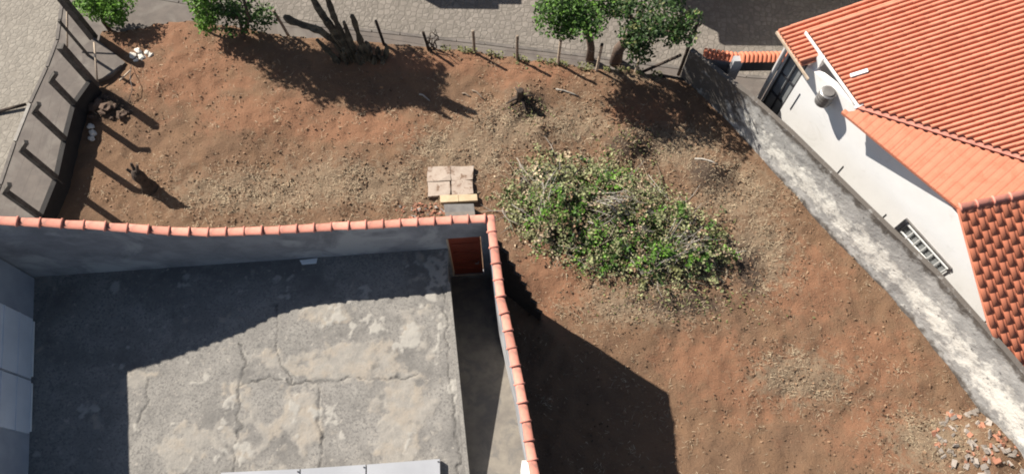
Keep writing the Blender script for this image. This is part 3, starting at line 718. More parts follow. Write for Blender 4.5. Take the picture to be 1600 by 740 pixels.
def small_tiles(a, b, wdt, nper):
    global tm
    a, b = Vector(a), Vector(b); d = (b - a); L0 = d.length; d.normalize(); y_ = Vector((0, 0, 1)).cross(d).normalized()
    n = int(L0 / nper)
    if tm is None:
        q = MB(); n8 = 6; v = []; f = []
        for yy, lift in ((-wdt, -.10), (0, .05), (wdt, -.10)):
            for k in range(n8 + 1): an = math.pi * k / n8; v.append((nper / 2 - math.cos(an) * nper * .42, yy, math.sin(an) * .05 + lift))
        for i in range(2):
            for k in range(n8): s_ = i * (n8 + 1) + k; f.append((s_, s_ + n8 + 1, s_ + n8 + 2, s_ + 1))
        tm = mesh('roof_tile', v, f, True); tm.materials.append(M['roof_tile_single'])
    for i in range(n):
        o = bpy.data.objects.new('roof_tile', tm); col.objects.link(o); o.parent = gw
        mm = Matrix((d, y_, d.cross(y_))).transposed().to_4x4(); mm.translation = a + d * i * nper - GO + Vector((0, 0, .03)); o.matrix_local = mm
    gpart(MB().bar(a + Vector((0, 0, -.06)), b + Vector((0, 0, -.06)), wdt * 1.5, .08), 'coping', M['roof_tile_single'])
small_tiles(gc + Vector((-.1, -.06, 0)), gd + Vector((.1, -.06, 0)), .20, .135)
small_tiles(ga, gb + Vector((.25, 0, 0)), .16, .135)

# ------------------------------------------------------------------ left fence: low wall, concrete posts with bent tops, wire
FW = .72
lf = [(-14.47, 7.62), (-14.26, 9.20), (-14.09, 10.51), (-14.14, 11.87), (-14.14, 13.17), (-13.81, 14.03)]
low = MB(); v = []; f = []
lw_ = [(x - .08, y) for x, y in lf]
for x, y in lw_: v += [(x, y, -.6), (x, y, FW), (x + .16, y, FW), (x + .16, y, -.6)]
for i in range(len(lw_) - 1):
    for k in range(4): f.append((4 * i + k, 4 * i + 4 + k, 4 * i + 4 + (k + 1) % 4, 4 * i + (k + 1) % 4))
f += [(0, 1, 2, 3), tuple(4 * (len(lw_) - 1) + 3 - k for k in range(4))]
lwall = tag(low.add(v, f).build('low_wall', M['low_wall']), 'low dark concrete wall under the row of bent concrete posts', 'wall')
def bent_post(name, base, h, label, hook=True, w=.15):
    b = Vector(base); t = b + Vector((0, 0, h))
    o = MB().bar((0, 0, 0), (0, 0, h), w).build('concrete_post', M['concrete_post']); o.location = b
    tag(o, label, 'post', 'concrete posts of the left fence')
    if hook: MB().bar((-.02, -.01, h - .02), (.26, .11, h + .24), w * .8).build('bent_top', M['concrete_post'], o)
    return o
ord_ = ['bent concrete post on the low wall, nearest the tile-capped parapet', 'bent concrete post on the low wall, second from the tile-capped parapet', 'bent concrete post on the low wall, third from the tile-capped parapet', 'bent concrete post on the low wall, beside the white stones']
PB_ = [(-14.26, 9.20, 0.42), (-14.09, 10.51, 0.42), (-14.14, 11.87, 0.42), (-14.14, 13.17, 0.42)]
for p, h, lb in zip(PB_, (2.05, 2.1, 1.95, 1.6), ord_): bent_post('p', p, h, lb)
bent_post('p', (-14.47, 7.62, 0.42), 2.05, 'bent concrete post mostly hidden behind the tile-capped parapet')
bent_post('p', (-13.92, 14.19, 0.10), 2.25, 'thick dark concrete corner post of the left fence', False, .2)
bent_post('p', (-14.40, 15.37, -0.10), 2.15, 'thin dark post between the corner post and the green shrub', False, .07)
bent_post('p', (-14.55, 16.29, -0.10), 2.5, 'thick dark post leaning out of frame beside the bright green shrub', False, .22)
for zi, zz in enumerate((.5, 1.0, 1.5, 1.95)):
    pts_ = [Vector((-14.47, 7.62, 0.42))] + [Vector(p) for p in PB_] + [Vector((-13.71, 13.98, 0.42))]
    w_ = MB().tube([p + Vector((.09, 0, zz)) for p in pts_], .0018, 4)
    tag(w_.build('fence_wire', M['wire']), ['lowest', 'second lowest', 'third', 'topmost'][zi] + ' thin wire strung along the bent concrete posts', 'wire', 'wires of the left fence')
# side pavement and kerb beyond that fence
kl = [(-16.87, 7.66), (-16.44, 10.76), (-16.37, 12.35), (-16.23, 13.83), (-16.01, 15.27), (-15.92, 16.39), (-16.13, 18.10), (-17.0, 22.0)]
ri = [(-14.2, 5.0), (-14.1, 9.4), (-14.1, 10.7), (-14.1, 12.1), (-14.1, 13.4), (-14.1, 15.0), (-14.4, 17.0), (-14.6, 22)]
sp_ = MB()
for (a, b), (c, d) in zip(zip(kl, kl[1:]), zip(ri, ri[1:])):
    sp_.add([(a[0], a[1], -.33), (c[0], c[1], -.33), (d[0], d[1], -.33), (b[0], b[1], -.33)], [(0, 1, 2, 3)])
sp = tag(sp_.build('side_pavement', M['sidewalk']), kind='structure')
for a, b in zip(kl, kl[1:]):
    L0 = math.hypot(b[0] - a[0], b[1] - a[1]); n = max(1, int(L0 / .8))
    for i in range(n):
        t0, t1 = i / n, (i + .96) / n
        MB().bar((a[0] + (b[0] - a[0]) * t0 - .06, a[1] + (b[1] - a[1]) * t0, -.365), (a[0] + (b[0] - a[0]) * t1 - .06, a[1] + (b[1] - a[1]) * t1, -.365), .11, .12).build('kerb_stone', M['kerb_pale' if (i + int(a[1])) % 6 == 0 else 'kerb'], sp)
# apron slab inside the corner opening
ap = [(-14.36, 16.11), (-13.10, 15.11), (-13.47, 14.62), (-13.98, 14.36), (-14.42, 14.71), (-14.70, 15.69)]
tag(MB().prism([(p[0], p[1]) for p in reversed(ap)], -.4, .2).build('entrance_apron', M['sidewalk']), kind='structure')
def stick(name, pts, r, material, label, cat, group=None, n=6):
    p0 = Vector(pts[0]); mb = MB().tube([Vector(p) - p0 for p in pts], r, n); o = mb.build(name, M[material], None, True); o.location = p0
    return tag(o, label, cat, group)
stick('timber_pole', [(-13.86, 14.28, 0.20), (-13.86, 15.40, 0.90)], .035, 'pale_wood', 'pale timber pole leaning at the corner post', 'pole')
stick('timber_pole', [(-15.11, 15.57, 0.30), (-14.58, 16.29, 1.60)], .03, 'pale_wood', 'thin pale pole standing beside the left kerb', 'pole')
stick('bent_rod', [(-12.84, 14.94, 0.25), (-12.61, 14.26, 0.55), (-12.53, 13.91, 0.40), (-12.70, 13.55, 0.20)], .012, 'wire', 'thin bent rod standing in the ground by the corner', 'rod')
stick('pale_branch', [(-13.13, 14.37, 0.22), (-12.80, 14.73, 0.30)], .03, 'pale_wood', 'short pale branch lying on the entrance apron', 'branch')
stick('dark_bar', [(-17.44, 13.44, -0.36), (-16.41, 13.74, -0.30)], .07, 'dark_wood', 'dark bar lying on the pale side street at the left edge', 'piece', n=4)  # plain dark bar for a line of unknown cause on the street

def rock_mesh(seed, r=1.0):
    bm = bmesh.new(); bmesh.ops.create_icosphere(bm, subdivisions=2, radius=r * .95)
    for v in bm.verts:
        n_ = noise.noise(v.co * 1.6 + Vector((seed * 7.1, 0, 0))) + .6 * noise.noise(v.co * 4.1 + Vector((seed * 3.3, 2, 0))); v.co *= 1 + .85 * n_; v.co.z *= .55
    me = bpy.data.meshes.new('rock'); bm.to_mesh(me); bm.free(); return me
def rocks(name, cat, centres, material, labels, group):
    for i, (p, s) in enumerate(centres):
        me = rock_mesh(i + len(name)); me.materials.append(M[material]); o = bpy.data.objects.new(name, me); col.objects.link(o)
        o.location = (p[0], p[1], ground_z(p[0], p[1]) + s * .35); o.scale = (s * U(.8, 1.2), s * U(.7, 1.0), s * U(.7, 1)); o.rotation_euler.z = U(0, 6)
        tag(o, labels if isinstance(labels, str) else labels[i], cat, group)
rocks('white_stone', 'stone', [((-13.82, 12.71), .13), ((-13.71, 12.49), .15), ((-13.70, 12.25), .13)], 'rock_white', ['white stone by the low wall, uppermost of three in a row', 'white stone by the low wall, middle of three in a row', 'white stone by the low wall, lowest of three in a row'], 'white stones by the low wall')
rocks('white_rock', 'stone', [((-12.89, 15.40), .16), ((-12.73, 15.55), .13), ((-12.57, 15.32), .15), ((-12.43, 15.51), .10), ((-12.28, 15.40), .09), ((-12.77, 15.21), .09)], 'rock_white', 'white rock in the heap at the edge of the shrub shadow', 'white rocks below the bright green shrub')
rocks('earth_clod', 'clod', [((-14.01, 13.90), .16), ((-13.76, 13.71), .13), ((-13.62, 13.46), .18), ((-13.33, 13.27), .2), ((-13.09, 13.37), .11), ((-12.86, 13.08), .17), ((-13.81, 13.36), .17), ((-12.65, 13.18), .1), ((-13.85, 13.07), .12), ((-13.44, 13.12), .12), ((-13.14, 13.00), .09), ((-13.51, 13.76), .08)], 'rock_dark', 'dark clod of earth and roots heaped by the corner post', 'dark clods at the fence corner')

# ------------------------------------------------------------------ front fence posts and wire
FP = [((450,50), 1.15, 'wood_post', 'dark wooden fence post between the leafy bush and the cactus'), ((602,71), 1.32, 'dark_wood', 'dark wooden fence post just right of the cactus'), ((672,80), 1.0, 'dark_wood', 'dark fence post beside a small dead shrub on the street edge'),
      ((742,84), 1.2, 'wood_post', 'weathered fence post at the middle of the street edge, right of the dead shrub'), ((808,93), 1.3, 'wood_post', 'weathered fence post midway between dead shrub and the two trees'), ((871,102), 1.32, 'pale_wood', 'pale fence post left of the two trees'),
      ((931,112), 1.42, 'pale_wood', 'pale fence post in front of the left tree trunk'), ((992,112), 1.3, 'pale_wood', 'pale fence post right of the two tree trunks')]
fpos = {450: (-7.84, 16.57, 0.00), 602: (-4.43, 16.05, 0.00), 672: (-2.88, 15.83, 0.00), 742: (-1.34, 15.75, 0.00), 808: (0.11, 15.53, 0.00), 871: (1.49, 15.31, 0.00), 931: (2.79, 15.07, 0.00), 992: (4.11, 15.08, 0.00)}
lean_ = {450: (-.16, 0), 602: (-.10, 0), 672: (-.12, 0), 742: (0, 0), 808: (0, 0), 871: (.02, 0), 931: (.03, 0), 992: (.06, 0)}
topsw = []
for (px, h, mt_, lb) in FP:
    p = Vector(fpos[px[0]]); p.z = ground_z(p.x, p.y) - .12; p.y -= .05; lx, ly = lean_[px[0]]
    n = 6; o = MB().tube([(0, 0, -.3), (lx * .5, 0, h * .5), (lx, ly, h + .1), (lx, ly, h + .12)], [.055, .05, .05, .035], 7).build('fence_post', M[mt_]); o.location = p
    tag(o, lb, 'post', 'posts of the street fence')
    if mt_ == 'pale_wood': MB().tube([(lx, ly, h + .10), (lx * 1.02, ly, h + .17)], .053, 7).build('post_top', M['dark_wood'], o)
    topsw.append((p, lx, h))
for zi, fr in enumerate((.45, .85)):
    w_ = MB().tube([p + Vector((lx * fr, -.05, h * fr)) for p, lx, h in topsw], .006, 4)
    tag(w_.build('fence_wire', M['wire']), ['lower', 'upper'][zi] + ' wire of the post fence along the street', 'wire', 'wires of the street fence')
stick('timber_post', [(5.61, 15.04, -0.10), (5.68, 15.18, 2.50)], .06, 'dark_wood', 'tall dark post at the end of the boundary wall', 'post')
stick('timber_brace', [(4.35, 15.06, 0.00), (5.47, 15.06, 1.00)], .055, 'dark_wood', 'slanting timber brace at the end of the boundary wall', 'brace')
stick('timber_log', [(4.92, 14.91, 0.05), (6.07, 14.62, 0.12)], .07, 'dark_wood', 'dark log lying below the slanting brace in tree shade', 'log')

# ------------------------------------------------------------------ vegetation helpers
LEAF = [(-.5, 0, 0), (0, .32, .06), (.5, 0, 0), (0, -.32, .06)]
def add_leaf(mb, p, size, nz=None):
    a, b, c = U(0, 6.28), U(-.9, .9), U(-.9, .9)
    ca_, sa = math.cos(a), math.sin(a)
    ux = Vector((ca_ * math.cos(b), sa * math.cos(b), math.sin(b))); uy = Vector((-sa, ca_, math.sin(c))).normalized(); uz = ux.cross(uy)
    n = len(mb.v)
    for q in LEAF: mb.v.append(p + (ux * q[0] + uy * q[1] + uz * q[2]) * size)
    mb.f += [(n, n + 1, n + 2, n + 3)]
def crown(parent, origin, clumps, n_per, size, material, name='crown'):
    mb = MB()
    for (c, r) in clumps:
        c = Vector(c); k = int(n_per * r * r)
        for _ in range(k):
            d = Vector((random.gauss(0, 1), random.gauss(0, 1), random.gauss(0, 1))).normalized() * r * (rnd() ** .42)
            d.z *= .8
            add_leaf(mb, c + d - origin, U(size * .6, size * 1.3))
    return mb.build(name, M[material], parent)
def limb_path(a, b, n=5, wob=.12):
    a, b = Vector(a), Vector(b); L0 = (b - a).length
    return [a.lerp(b, i / n) + (Vector((U(-1, 1), U(-1, 1), U(-.4, .4))) * wob * L0 * .3 if 0 < i < n else Vector((0, 0, 0))) for i in range(n + 1)]
def tree(loc, h, crown_c, rx, ry, rz, nclump, cr, n_per, size, leafs, label, trunk_r=.13, name='tree', group=None, bark='bark', limbs=7):
    o = Vector(loc); t = empty(name, o, label, 'tree', group)
    top = Vector(crown_c); cl = []
    for _ in range(nclump):
        d = Vector((random.gauss(0, 1), random.gauss(0, 1), random.gauss(0, 1))).normalized() * (rnd() ** .35)
        cl.append((top + Vector((d.x * rx, d.y * ry, d.z * rz)), U(cr * .6, cr * 1.3)))
    fork = o.lerp(top, .45); fork.z = o.z + h * .45
    MB().tube([Vector((0, 0, -.3)), Vector((U(-.03, .03), U(-.03, .03), h * .15)), (fork - o)], [trunk_r * 1.25, trunk_r, trunk_r * .8], 9).build('trunk', M[bark], t, True)
    for i in range(limbs):
        c = cl[i % len(cl)][0]; pth = limb_path(fork - o, c - o, 4); MB().tube(pth, [trunk_r * .55, trunk_r * .42, trunk_r * .3, trunk_r * .2, trunk_r * .08], 6).build('limb', M[bark], t, True)
    for i, (lm, fr) in enumerate(leafs):
        sub = [(c, r) for k, (c, r) in enumerate(cl)]
        crown(t, o, sub, n_per * fr, size, lm)
    return t

# two trees at the street edge
tree((2.64, 15.74, -0.30), 4.6, (1.98, 15.41, 3.00), 1.2, .9, .9, 22, .5, 1000, .12, [('leaf_green', .55), ('leaf_bright', .08), ('leaf_dark', .25)], 'slender tree with bright green crown, left of the pair by the street', .13)
tree((3.52, 15.65, -0.30), 4.8, (4.35, 15.07, 2.80), 1.5, 1.2, 1.0, 32, .46, 850, .12, [('leaf_dark', .7), ('leaf_green', .08), ('leaf_olive', .08)], 'darker tree with broad crown, right of the pair by the street', .19)
# leafy bush left of the cactus
lb_ = tree((-9.26, 16.27, -0.05), 2.2, (-9.10, 16.47, 1.00), 1.15, .6, .6, 16, .42, 600, .12, [('leaf_dark', .55), ('leaf_green', .45)], 'loose green leafy bush on the street edge left of the cactus', .06, 'leafy_bush', limbs=9)
lo_ = Vector(lb_.location)
MB().tube(limb_path(Vector((0, 0, .3)), Vector((-8.6, 17.3, 3.9)) - lo_, 5, .3), [.07, .06, .055, .045, .035, .02], 7).build('limb', M['bark'], lb_, True)
hi_ = []  # upper crown out of view, added to cast the wide shadow
for k in range(46):
    hi_.append((Vector((U(-10.9, -7.0), 17.25 + U(-.6, .8), 4.3 + U(-.5, .6))), U(.35, .6)))
    MB().tube(limb_path(Vector((-8.6, 17.3, 3.8)) - lo_, hi_[-1][0] - lo_, 3, .3), [.025, .02, .015, .008], 5).build('limb', M['bark'], lb_, True)
crown(lb_, lo_, hi_, 1500, .13, 'leaf_dark')
ls_ = tree((-10.79, 16.57, -0.05), 2.0, (-10.32, 16.53, 1.10), .4, .5, .7, 8, .36, 1100, .11, [('leaf_bright', .8), ('leaf_green', .2)], 'light green shrub at the left flank of the leafy bush', .05, 'leafy_shrub', limbs=6)
lo2 = Vector(ls_.location)
MB().tube(limb_path(Vector((0, 0, .3)), Vector((-11.0, 17.6, 3.4)) - lo2, 5, .3), [.06, .055, .05, .04, .03, .02], 7).build('limb', M['bark'], ls_, True)
hi2 = []  # second unseen crown, added to widen that shadow leftwards
for k in range(18):
    hi2.append((Vector((U(-12.2, -9.8), 17.5 + U(-.4, .5), 4.0 + U(-.4, .5))), U(.3, .5)))
    MB().tube(limb_path(Vector((-11.0, 17.6, 3.4)) - lo2, hi2[-1][0] - lo2, 3, .3), [.022, .018, .012, .008], 5).build('limb', M['bark'], ls_, True)
crown(ls_, lo2, hi2, 1400, .12, 'leaf_green')
# bright shrub in the far left corner
tree((-14.19, 16.78, -0.10), 1.9, (-13.95, 16.97, 0.70), .8, .6, .6, 14, .42, 1300, .11, [('leaf_bright', .8), ('leaf_green', .2)], 'bright green round shrub in the far left corner', .06, 'round_shrub', limbs=8)
# small dead shrub by the post
ds = empty('dead_shrub', (-2.79, 15.83, 0.00), 'small dead shrub of dark twisted stems beside a fence post', 'shrub')
for k in range(7):
    MB().tube(limb_path((U(-.05, .05), 0, -.1), (U(-.1, .45), U(-.2, .2), U(.5, 1.1)), 4, .5), [.03, .025, .022, .015, .008], 5).build('stem', M['dark_wood'], ds)

# ------------------------------------------------------------------ cactus
cz = Vector((-5.38, 15.36, 0.00)); cz.z = ground_z(cz.x, cz.y) - .1
cc = empty('columnar_cactus', cz, 'old columnar cactus with thick dark branching stems at the street edge', 'cactus')
def cactus_stem(pts, r0, r1):
    """ribbed, lumpy stem"""
    n = 10; P = []
    pts = [Vector(p) for p in pts]
    for a, b in zip(pts, pts[1:]):
        k = max(2, int((b - a).length / .16))
        for i in range(k): P.append(a.lerp(b, i / k))
    P.append(pts[-1]); v = []; f = []
    for i, p in enumerate(P):
        d = (P[min(i + 1, len(P) - 1)] - P[max(0, i - 1)]).normalized(); x = d.cross(Vector((.1, 1, .05))).normalized(); y = d.cross(x)
        t = i / (len(P) - 1); r = .78 * (r0 + (r1 - r0) * t) * (1 + .5 * noise.noise(p * 3.6)) * (.55 if i == len(P) - 1 else 1)
        for k in range(n):
            a = 6.283 * k / n; rr = r * (1.16 if k % 2 else .82) * (1 + .18 * noise.noise(p * 7 + Vector((k, 0, 0)))); v.append(p + (x * math.cos(a) + y * math.sin(a)) * rr)
    for i in range(len(P) - 1):
        for k in range(n): k2 = (k + 1) % n; f.append((i * n + k, i * n + k2, (i + 1) * n + k2, (i + 1) * n + k))
    f.append(tuple((len(P) - 1) * n + k for k in range(n)))
    MB().add(v, f).build('stem', M['cactus_skin'], cc)
stems = [([(-.3, 0, -.1), (-.45, .1, .8), (-.9, .2, 1.4), (-1.75, .3, 1.75), (-1.95, .3, 2.0)], .13, .12), ([(-.1, 0, -.1), (-.3, .1, 1.0), (-.75, .35, 2.2), (-1.2, .8, 3.6), (-1.35, 1.0, 4.6)], .17, .10), ([(0, 0, -.1), (-.15, .1, .9), (-.35, .3, 2.0), (-.4, .4, 3.0)], .15, .09),
         ([(.05, 0, 0), (.0, .1, 1.0), (-.05, .2, 1.9)], .13, .09), ([(-.15, 0, .5), (-.5, .1, 1.3), (-.55, .15, 2.0)], .11, .08), ([(.3, 0, -.1), (.35, .05, 1.0), (.32, .1, 2.2), (.28, .1, 2.35)], .12, .11),
         ([(.5, 0, -.1), (.55, .05, .7), (.5, .1, 1.0)], .13, .10), ([(.75, .05, -.1), (.85, .1, .7)], .12, .10), ([(1.0, .1, -.1), (1.15, .15, .75)], .10, .08), ([(.2, -.1, -.1), (.15, -.15, .7)], .14, .1), ([(-.5, -.05, -.1), (-.85, 0, .7), (-1.1, .1, 1.1)], .12, .09), ([(.62, -.1, -.1), (.7, -.1, .5)], .12, .09), ([(.9, -.1, -.1), (.98, -.1, .45)], .1, .08)]
stems += [([(-1.2, .8, 3.5), (-.9, .9, 4.1), (-.85, .95, 5.2)], .10, .08), ([(-1.25, .85, 3.9), (-1.7, 1.0, 4.4), (-1.75, 1.1, 5.4)], .10, .08), ([(-1.0, .6, 3.0), (-.6, .8, 3.6), (-.5, .9, 4.8)], .10, .08), ([(-1.1, .7, 3.3), (-1.5, 1.2, 3.9), (-1.5, 1.4, 5.0)], .10, .08), ([(-.4, .4, 2.9), (-.15, .7, 3.5), (-.1, .8, 4.6)], .09, .07), ([(-.4, .4, 2.9), (-.45, .8, 3.6), (-.4, .9, 5.0)], .09, .07)]
for s_ in stems: cactus_stem(*s_)
for _ in range(16):
    x0 = U(-.7, 1.1); cactus_stem([(x0, U(-.15, .2), -.1), (x0 + U(-.15, .2), U(-.15, .2), U(.3, .8))], .08, .06)

# ------------------------------------------------------------------ stumps and sticks
st1 = Vector((-11.41, 10.48, 0.00)); st1.z = ground_z(st1.x, st1.y)
s_ = empty('tree_stump', st1, 'charred tall tree stump standing alone in the left part of the lot', 'stump')
def gnarl(pts, rad, n=10, amp=.3):
    v = []; f = []; P = [Vector(p) for p in pts]
    for i, p in enumerate(P):
        for k in range(n):
            a = 6.283 * k / n; r = rad[i] * (1 + amp * noise.noise(Vector((math.cos(a) * 1.5, math.sin(a) * 1.5, p.z * 2.1 + rad[0])))); v.append(p + Vector((math.cos(a) * r, math.sin(a) * r, 0)))
    for i in range(len(P) - 1):
        for k in range(n): k2 = (k + 1) % n; f.append((i * n + k, i * n + k2, (i + 1) * n + k2, (i + 1) * n + k))
    f.append(tuple((len(P) - 1) * n + k for k in range(n)))
    return MB().add(v, f)
gnarl([(0, 0, -.2), (0, 0, .1), (-.03, .02, .5), (-.05, .03, .85), (-.03, .05, 1.05), (-.04, .05, 1.15)], [.30, .22, .17, .19, .14, .05]).build('trunk', M['dark_wood'], s_)
for a, b in (((-.05, 0, .9), (-.28, .1, 1.15)), ((0, 0, 1.0), (.12, .14, 1.35)), ((-.02, 0, 1.0), (-.1, .22, 1.3))): MB().tube([a, b], [.07, .04], 6).build('branch_stub', M['dark_wood'], s_)
st2 = Vector((0.23, 13.68, 0.30)); st2.z = ground_z(st2.x, st2.y)
s_ = empty('tree_stump', st2, 'short cut stump on a small mound in the middle of the lot', 'stump')
gnarl([(0, 0, -.2), (0, 0, .1), (0, 0, .42), (0, 0, .44)], [.16, .12, .11, .08]).build('trunk', M['dark_wood'], s_)
for k in range(4): a = k * 1.6 + .3; MB().tube([(0, 0, .05), (math.cos(a) * .25, math.sin(a) * .25, -.02), (math.cos(a) * .5, math.sin(a) * .5, -.12)], [.06, .045, .02], 6).build('root', M['dark_wood'], s_)
STK = [((-1.72, 14.15), (-1.42, 14.05), 'short dark stick lying right of the cactus shadow', 'twig_brown'), ((-1.38, 14.25), (-0.96, 13.91), 'longer stick lying near the tip of the cactus shadow', 'twig_brown'), ((-0.72, 15.67), (-0.48, 15.52), 'dark stick on the crest between two street fence posts', 'twig_brown'),
       ((1.41, 14.26), (2.20, 14.05), 'pale stick lying left of the tree shadow', 'twig'), ((4.33, 12.77), (4.74, 12.52), 'dark stick by the weedy mound above the brush pile', 'twig_brown'), ((5.86, 11.73), (6.52, 11.46), 'thin stick lying beside the right boundary wall', 'twig'), ((-3.15, 14.08), (-2.78, 13.89), 'short stick inside the cactus shadow', 'twig')]
for a, b, lb, mt_ in STK:
    pts_ = []
    for i in range(4):
        t = i / 3; x, y = a[0] + (b[0] - a[0]) * t, a[1] + (b[1] - a[1]) * t; pts_.append((x, y + .04 * math.sin(t * 5), ground_z(x, y) + .04))
    stick('stick', pts_, [.035, .03, .028, .015], mt_, lb, 'stick')

# ------------------------------------------------------------------ inspection covers and step by the parapet
cov = empty('pit_cover', (-2.00, 10.90, 0.00), 'pale square pit cover of four worn plates with yellow tile edge', 'pit cover')
CO = Vector(cov.location)
def cpart(mb, name, material):
    for v in mb.v: v -= CO
    return mb.build(name, M[material], cov)
c00, c10, c11, c01 = Vector((-2.66, 10.26, 0.16)), Vector((-1.22, 10.36, 0.16)), Vector((-1.27, 11.35, 0.16)), Vector((-2.70, 11.31, 0.16))
def bil(u, v_): return (c00 * (1 - u) + c10 * u) * (1 - v_) + (c01 * (1 - u) + c11 * u) * v_
for (u0, u1) in ((0, .488), (.512, 1)):
    for (v0, v1) in ((0, .488), (.512, 1)):
        jj = lambda a_, b_: bil(a_ + U(-.022, .022), b_ + U(-.022, .022)) + Vector((0, 0, U(-.02, .02)))
        cpart(MB().slab([jj(u0, v0), jj((u0 + u1) / 2, v0), jj(u1, v0), jj(u1, (v0 + v1) / 2), jj(u1, v1), jj((u0 + u1) / 2, v1), jj(u0, v1), jj(u0, (v0 + v1) / 2)], .12), 'plate', 'cover_plate')
e0, e1, e2_, e3 = Vector((-2.25, 10.06, 0.17)), Vector((-1.09, 10.14, 0.17)), Vector((-1.12, 10.36, 0.17)), Vector((-2.28, 10.30, 0.17))
for a, b in ((0, .485), (.495, 1)):
    cpart(MB().slab([e0.lerp(e1, a), e0.lerp(e1, b), e3.lerp(e2_, b), e3.lerp(e2_, a)], .13), 'edge_tile', 'yellow_tile')
bx = empty('concrete_chamber', (-1.65, 9.77, 0.00), 'small dark grey concrete chamber between pit cover and tile-capped parapet', 'chamber')
q = [Vector((-2.03, 9.41, 0.35)), Vector((-1.13, 9.47, 0.35)), Vector((-1.20, 9.94, 0.35)), Vector((-2.13, 9.91, 0.35))]
mb = MB().slab([p - Vector(bx.location) for p in q], .5); mb.build('box', M['grey_plate'], bx)
mb = MB().slab([q[0].lerp(q[3], .02) - Vector(bx.location) + Vector((0, 0, .03)), q[1].lerp(q[2], .02) - Vector(bx.location) + Vector((0, 0, .03)), q[1].lerp(q[2], .42) - Vector(bx.location) + Vector((0, 0, .03)), q[0].lerp(q[3], .42) - Vector(bx.location) + Vector((0, 0, .03))], .028); mb.build('lid', M['rubble'], bx)

# ------------------------------------------------------------------ rubble
def shard_mesh(i, flat):
    bm = bmesh.new(); bmesh.ops.create_cube(bm, size=1.0)
    for v in bm.verts: v.co += Vector((U(-.25, .25), U(-.25, .25), U(-.2, .2))); v.co.z *= flat
    me = bpy.data.meshes.new('fragment'); bm.to_mesh(me); bm.free(); return me
SH = {}
for mt_ in ('brick', 'rubble', 'rock_white'):
    SH[mt_] = []
    for i in range(5): me = shard_mesh(i, .45); me.materials.append(M[mt_]); SH[mt_].append(me)
def rubble(center, label, n, rx, ry, s0, s1, kinds, lim=None):
    r = empty('rubble_heap', (center[0], center[1], ground_z(*center)), label, 'rubble')
    for i in range(n):
        a = U(0, 6.283); d = rnd() ** .6; x, y = center[0] + math.cos(a) * d * rx, center[1] + math.sin(a) * d * ry
        if x > rw_x(y) - .15: continue
        mt_ = random.choice(kinds); o = bpy.data.objects.new('fragment', random.choice(SH[mt_])); col.objects.link(o); o.parent = r
        s = U(s0, s1); o.location = (x - center[0], y - center[1], ground_z(x, y) - ground_z(*center) + .02 + .12 * rnd() * (1 - d)); o.scale = (s, s * U(.4, .9), s * U(.5, 1)); o.rotation_euler = (U(-.5, .5), U(-.5, .5), U(0, 6.28))
rubble((13.35, 2.77), 'heap of broken bricks and tile shards beside the boundary wall', 210, 1.6, 1.15, .05, .18, ['brick', 'rubble', 'rubble', 'brick', 'rubble', 'rubble', 'rubble'])
rubble((-2.66, 9.82), 'thin scatter of red brick bits left of the concrete chamber', 90, 1.0, .28, .04, .11, ['brick', 'brick', 'rubble'])

# ------------------------------------------------------------------ brush pile
pc = Vector((sum(p[0] for p in PILE) / len(PILE), sum(p[1] for p in PILE) / len(PILE), 0))
pile = empty('brush_pile', pc, 'big heap of cut green branches and wilting leaves in the lot', 'brush pile')
def pile_h(x, y):
    if not in_poly(x, y, PILE): return 0
    d = path_dist(x, y, PILE + PILE[:1]); return .95 * smooth01(d / 1.25) * (.72 + .75 * fbm(x, y, 6.6, 1.1, 3)) * (1 - .9 * blob(x, y, [((2.31, 10.81), .5, .38), ((3.68, 9.24), .3, .2)]))
px0, px1 = min(p[0] for p in PILE), max(p[0] for p in PILE); py0, py1 = min(p[1] for p in PILE), max(p[1] for p in PILE)
V = []; F = []; vid = {}
for j in range(int((py1 - py0) / .12) + 1):
    for i in range(int((px1 - px0) / .12) + 1):
        x, y = px0 + i * .12, py0 + j * .12; h = pile_h(x, y)
        if h > 0: vid[(i, j)] = len(V); V.append((x - pc.x, y - pc.y, ground_z(x, y) + h * .62 + .12 * fbm(x, y, 3, 3, 3) - .05))
for (i, j) in list(vid):
    q = [(i, j), (i + 1, j), (i + 1, j + 1), (i, j + 1)]
    if all(k in vid for k in q): F.append(tuple(vid[k] for k in q))
link('core', mesh('core', V, F, True), M['core'], pile)
BR = [((2.95, 8.38), 1.6, .6), ((1.77, 8.37), 1.0, .5), ((3.92, 8.29), 1.2, .5), ((3.24, 10.78), .8, .4), ((2.06, 8.27), .6, .3), ((4.09, 7.77), .9, .3), ((1.00, 9.86), .9, .6)]
DRY = [((4.02, 10.12), .8, .4), ((1.00, 10.87), .9, .5), ((5.19, 9.58), .5, .4), ((1.82, 11.22), .8, .3), ((4.47, 10.79), .8, .3)]
LONG = [((2.51, 10.06), (3.68, 9.41)), ((2.71, 9.97), (3.97, 9.20)), ((2.60, 9.77), (4.25, 8.86)), ((2.80, 9.66), (4.06, 9.03)), ((2.30, 9.88), (3.49, 9.56)), ((6.53, 8.88), (4.91, 8.40)), ((6.34, 9.01), (4.61, 8.23)), ((5.69, 9.59), (4.71, 8.30)), ((5.18, 9.47), (4.62, 8.40)), ((0.89, 9.64), (1.01, 11.39)), ((0.83, 9.75), (1.45, 11.17)), ((0.79, 9.42), (0.76, 11.09)), ((3.44, 8.49), (3.89, 7.67)), ((1.57, 8.37), (2.64, 7.86)), ((0.08, 11.66), (0.80, 10.53)), ((4.28, 11.13), (5.21, 9.80)), ((-0.01, 10.07), (0.59, 9.42)), ((4.30, 7.98), (6.09, 8.41))]
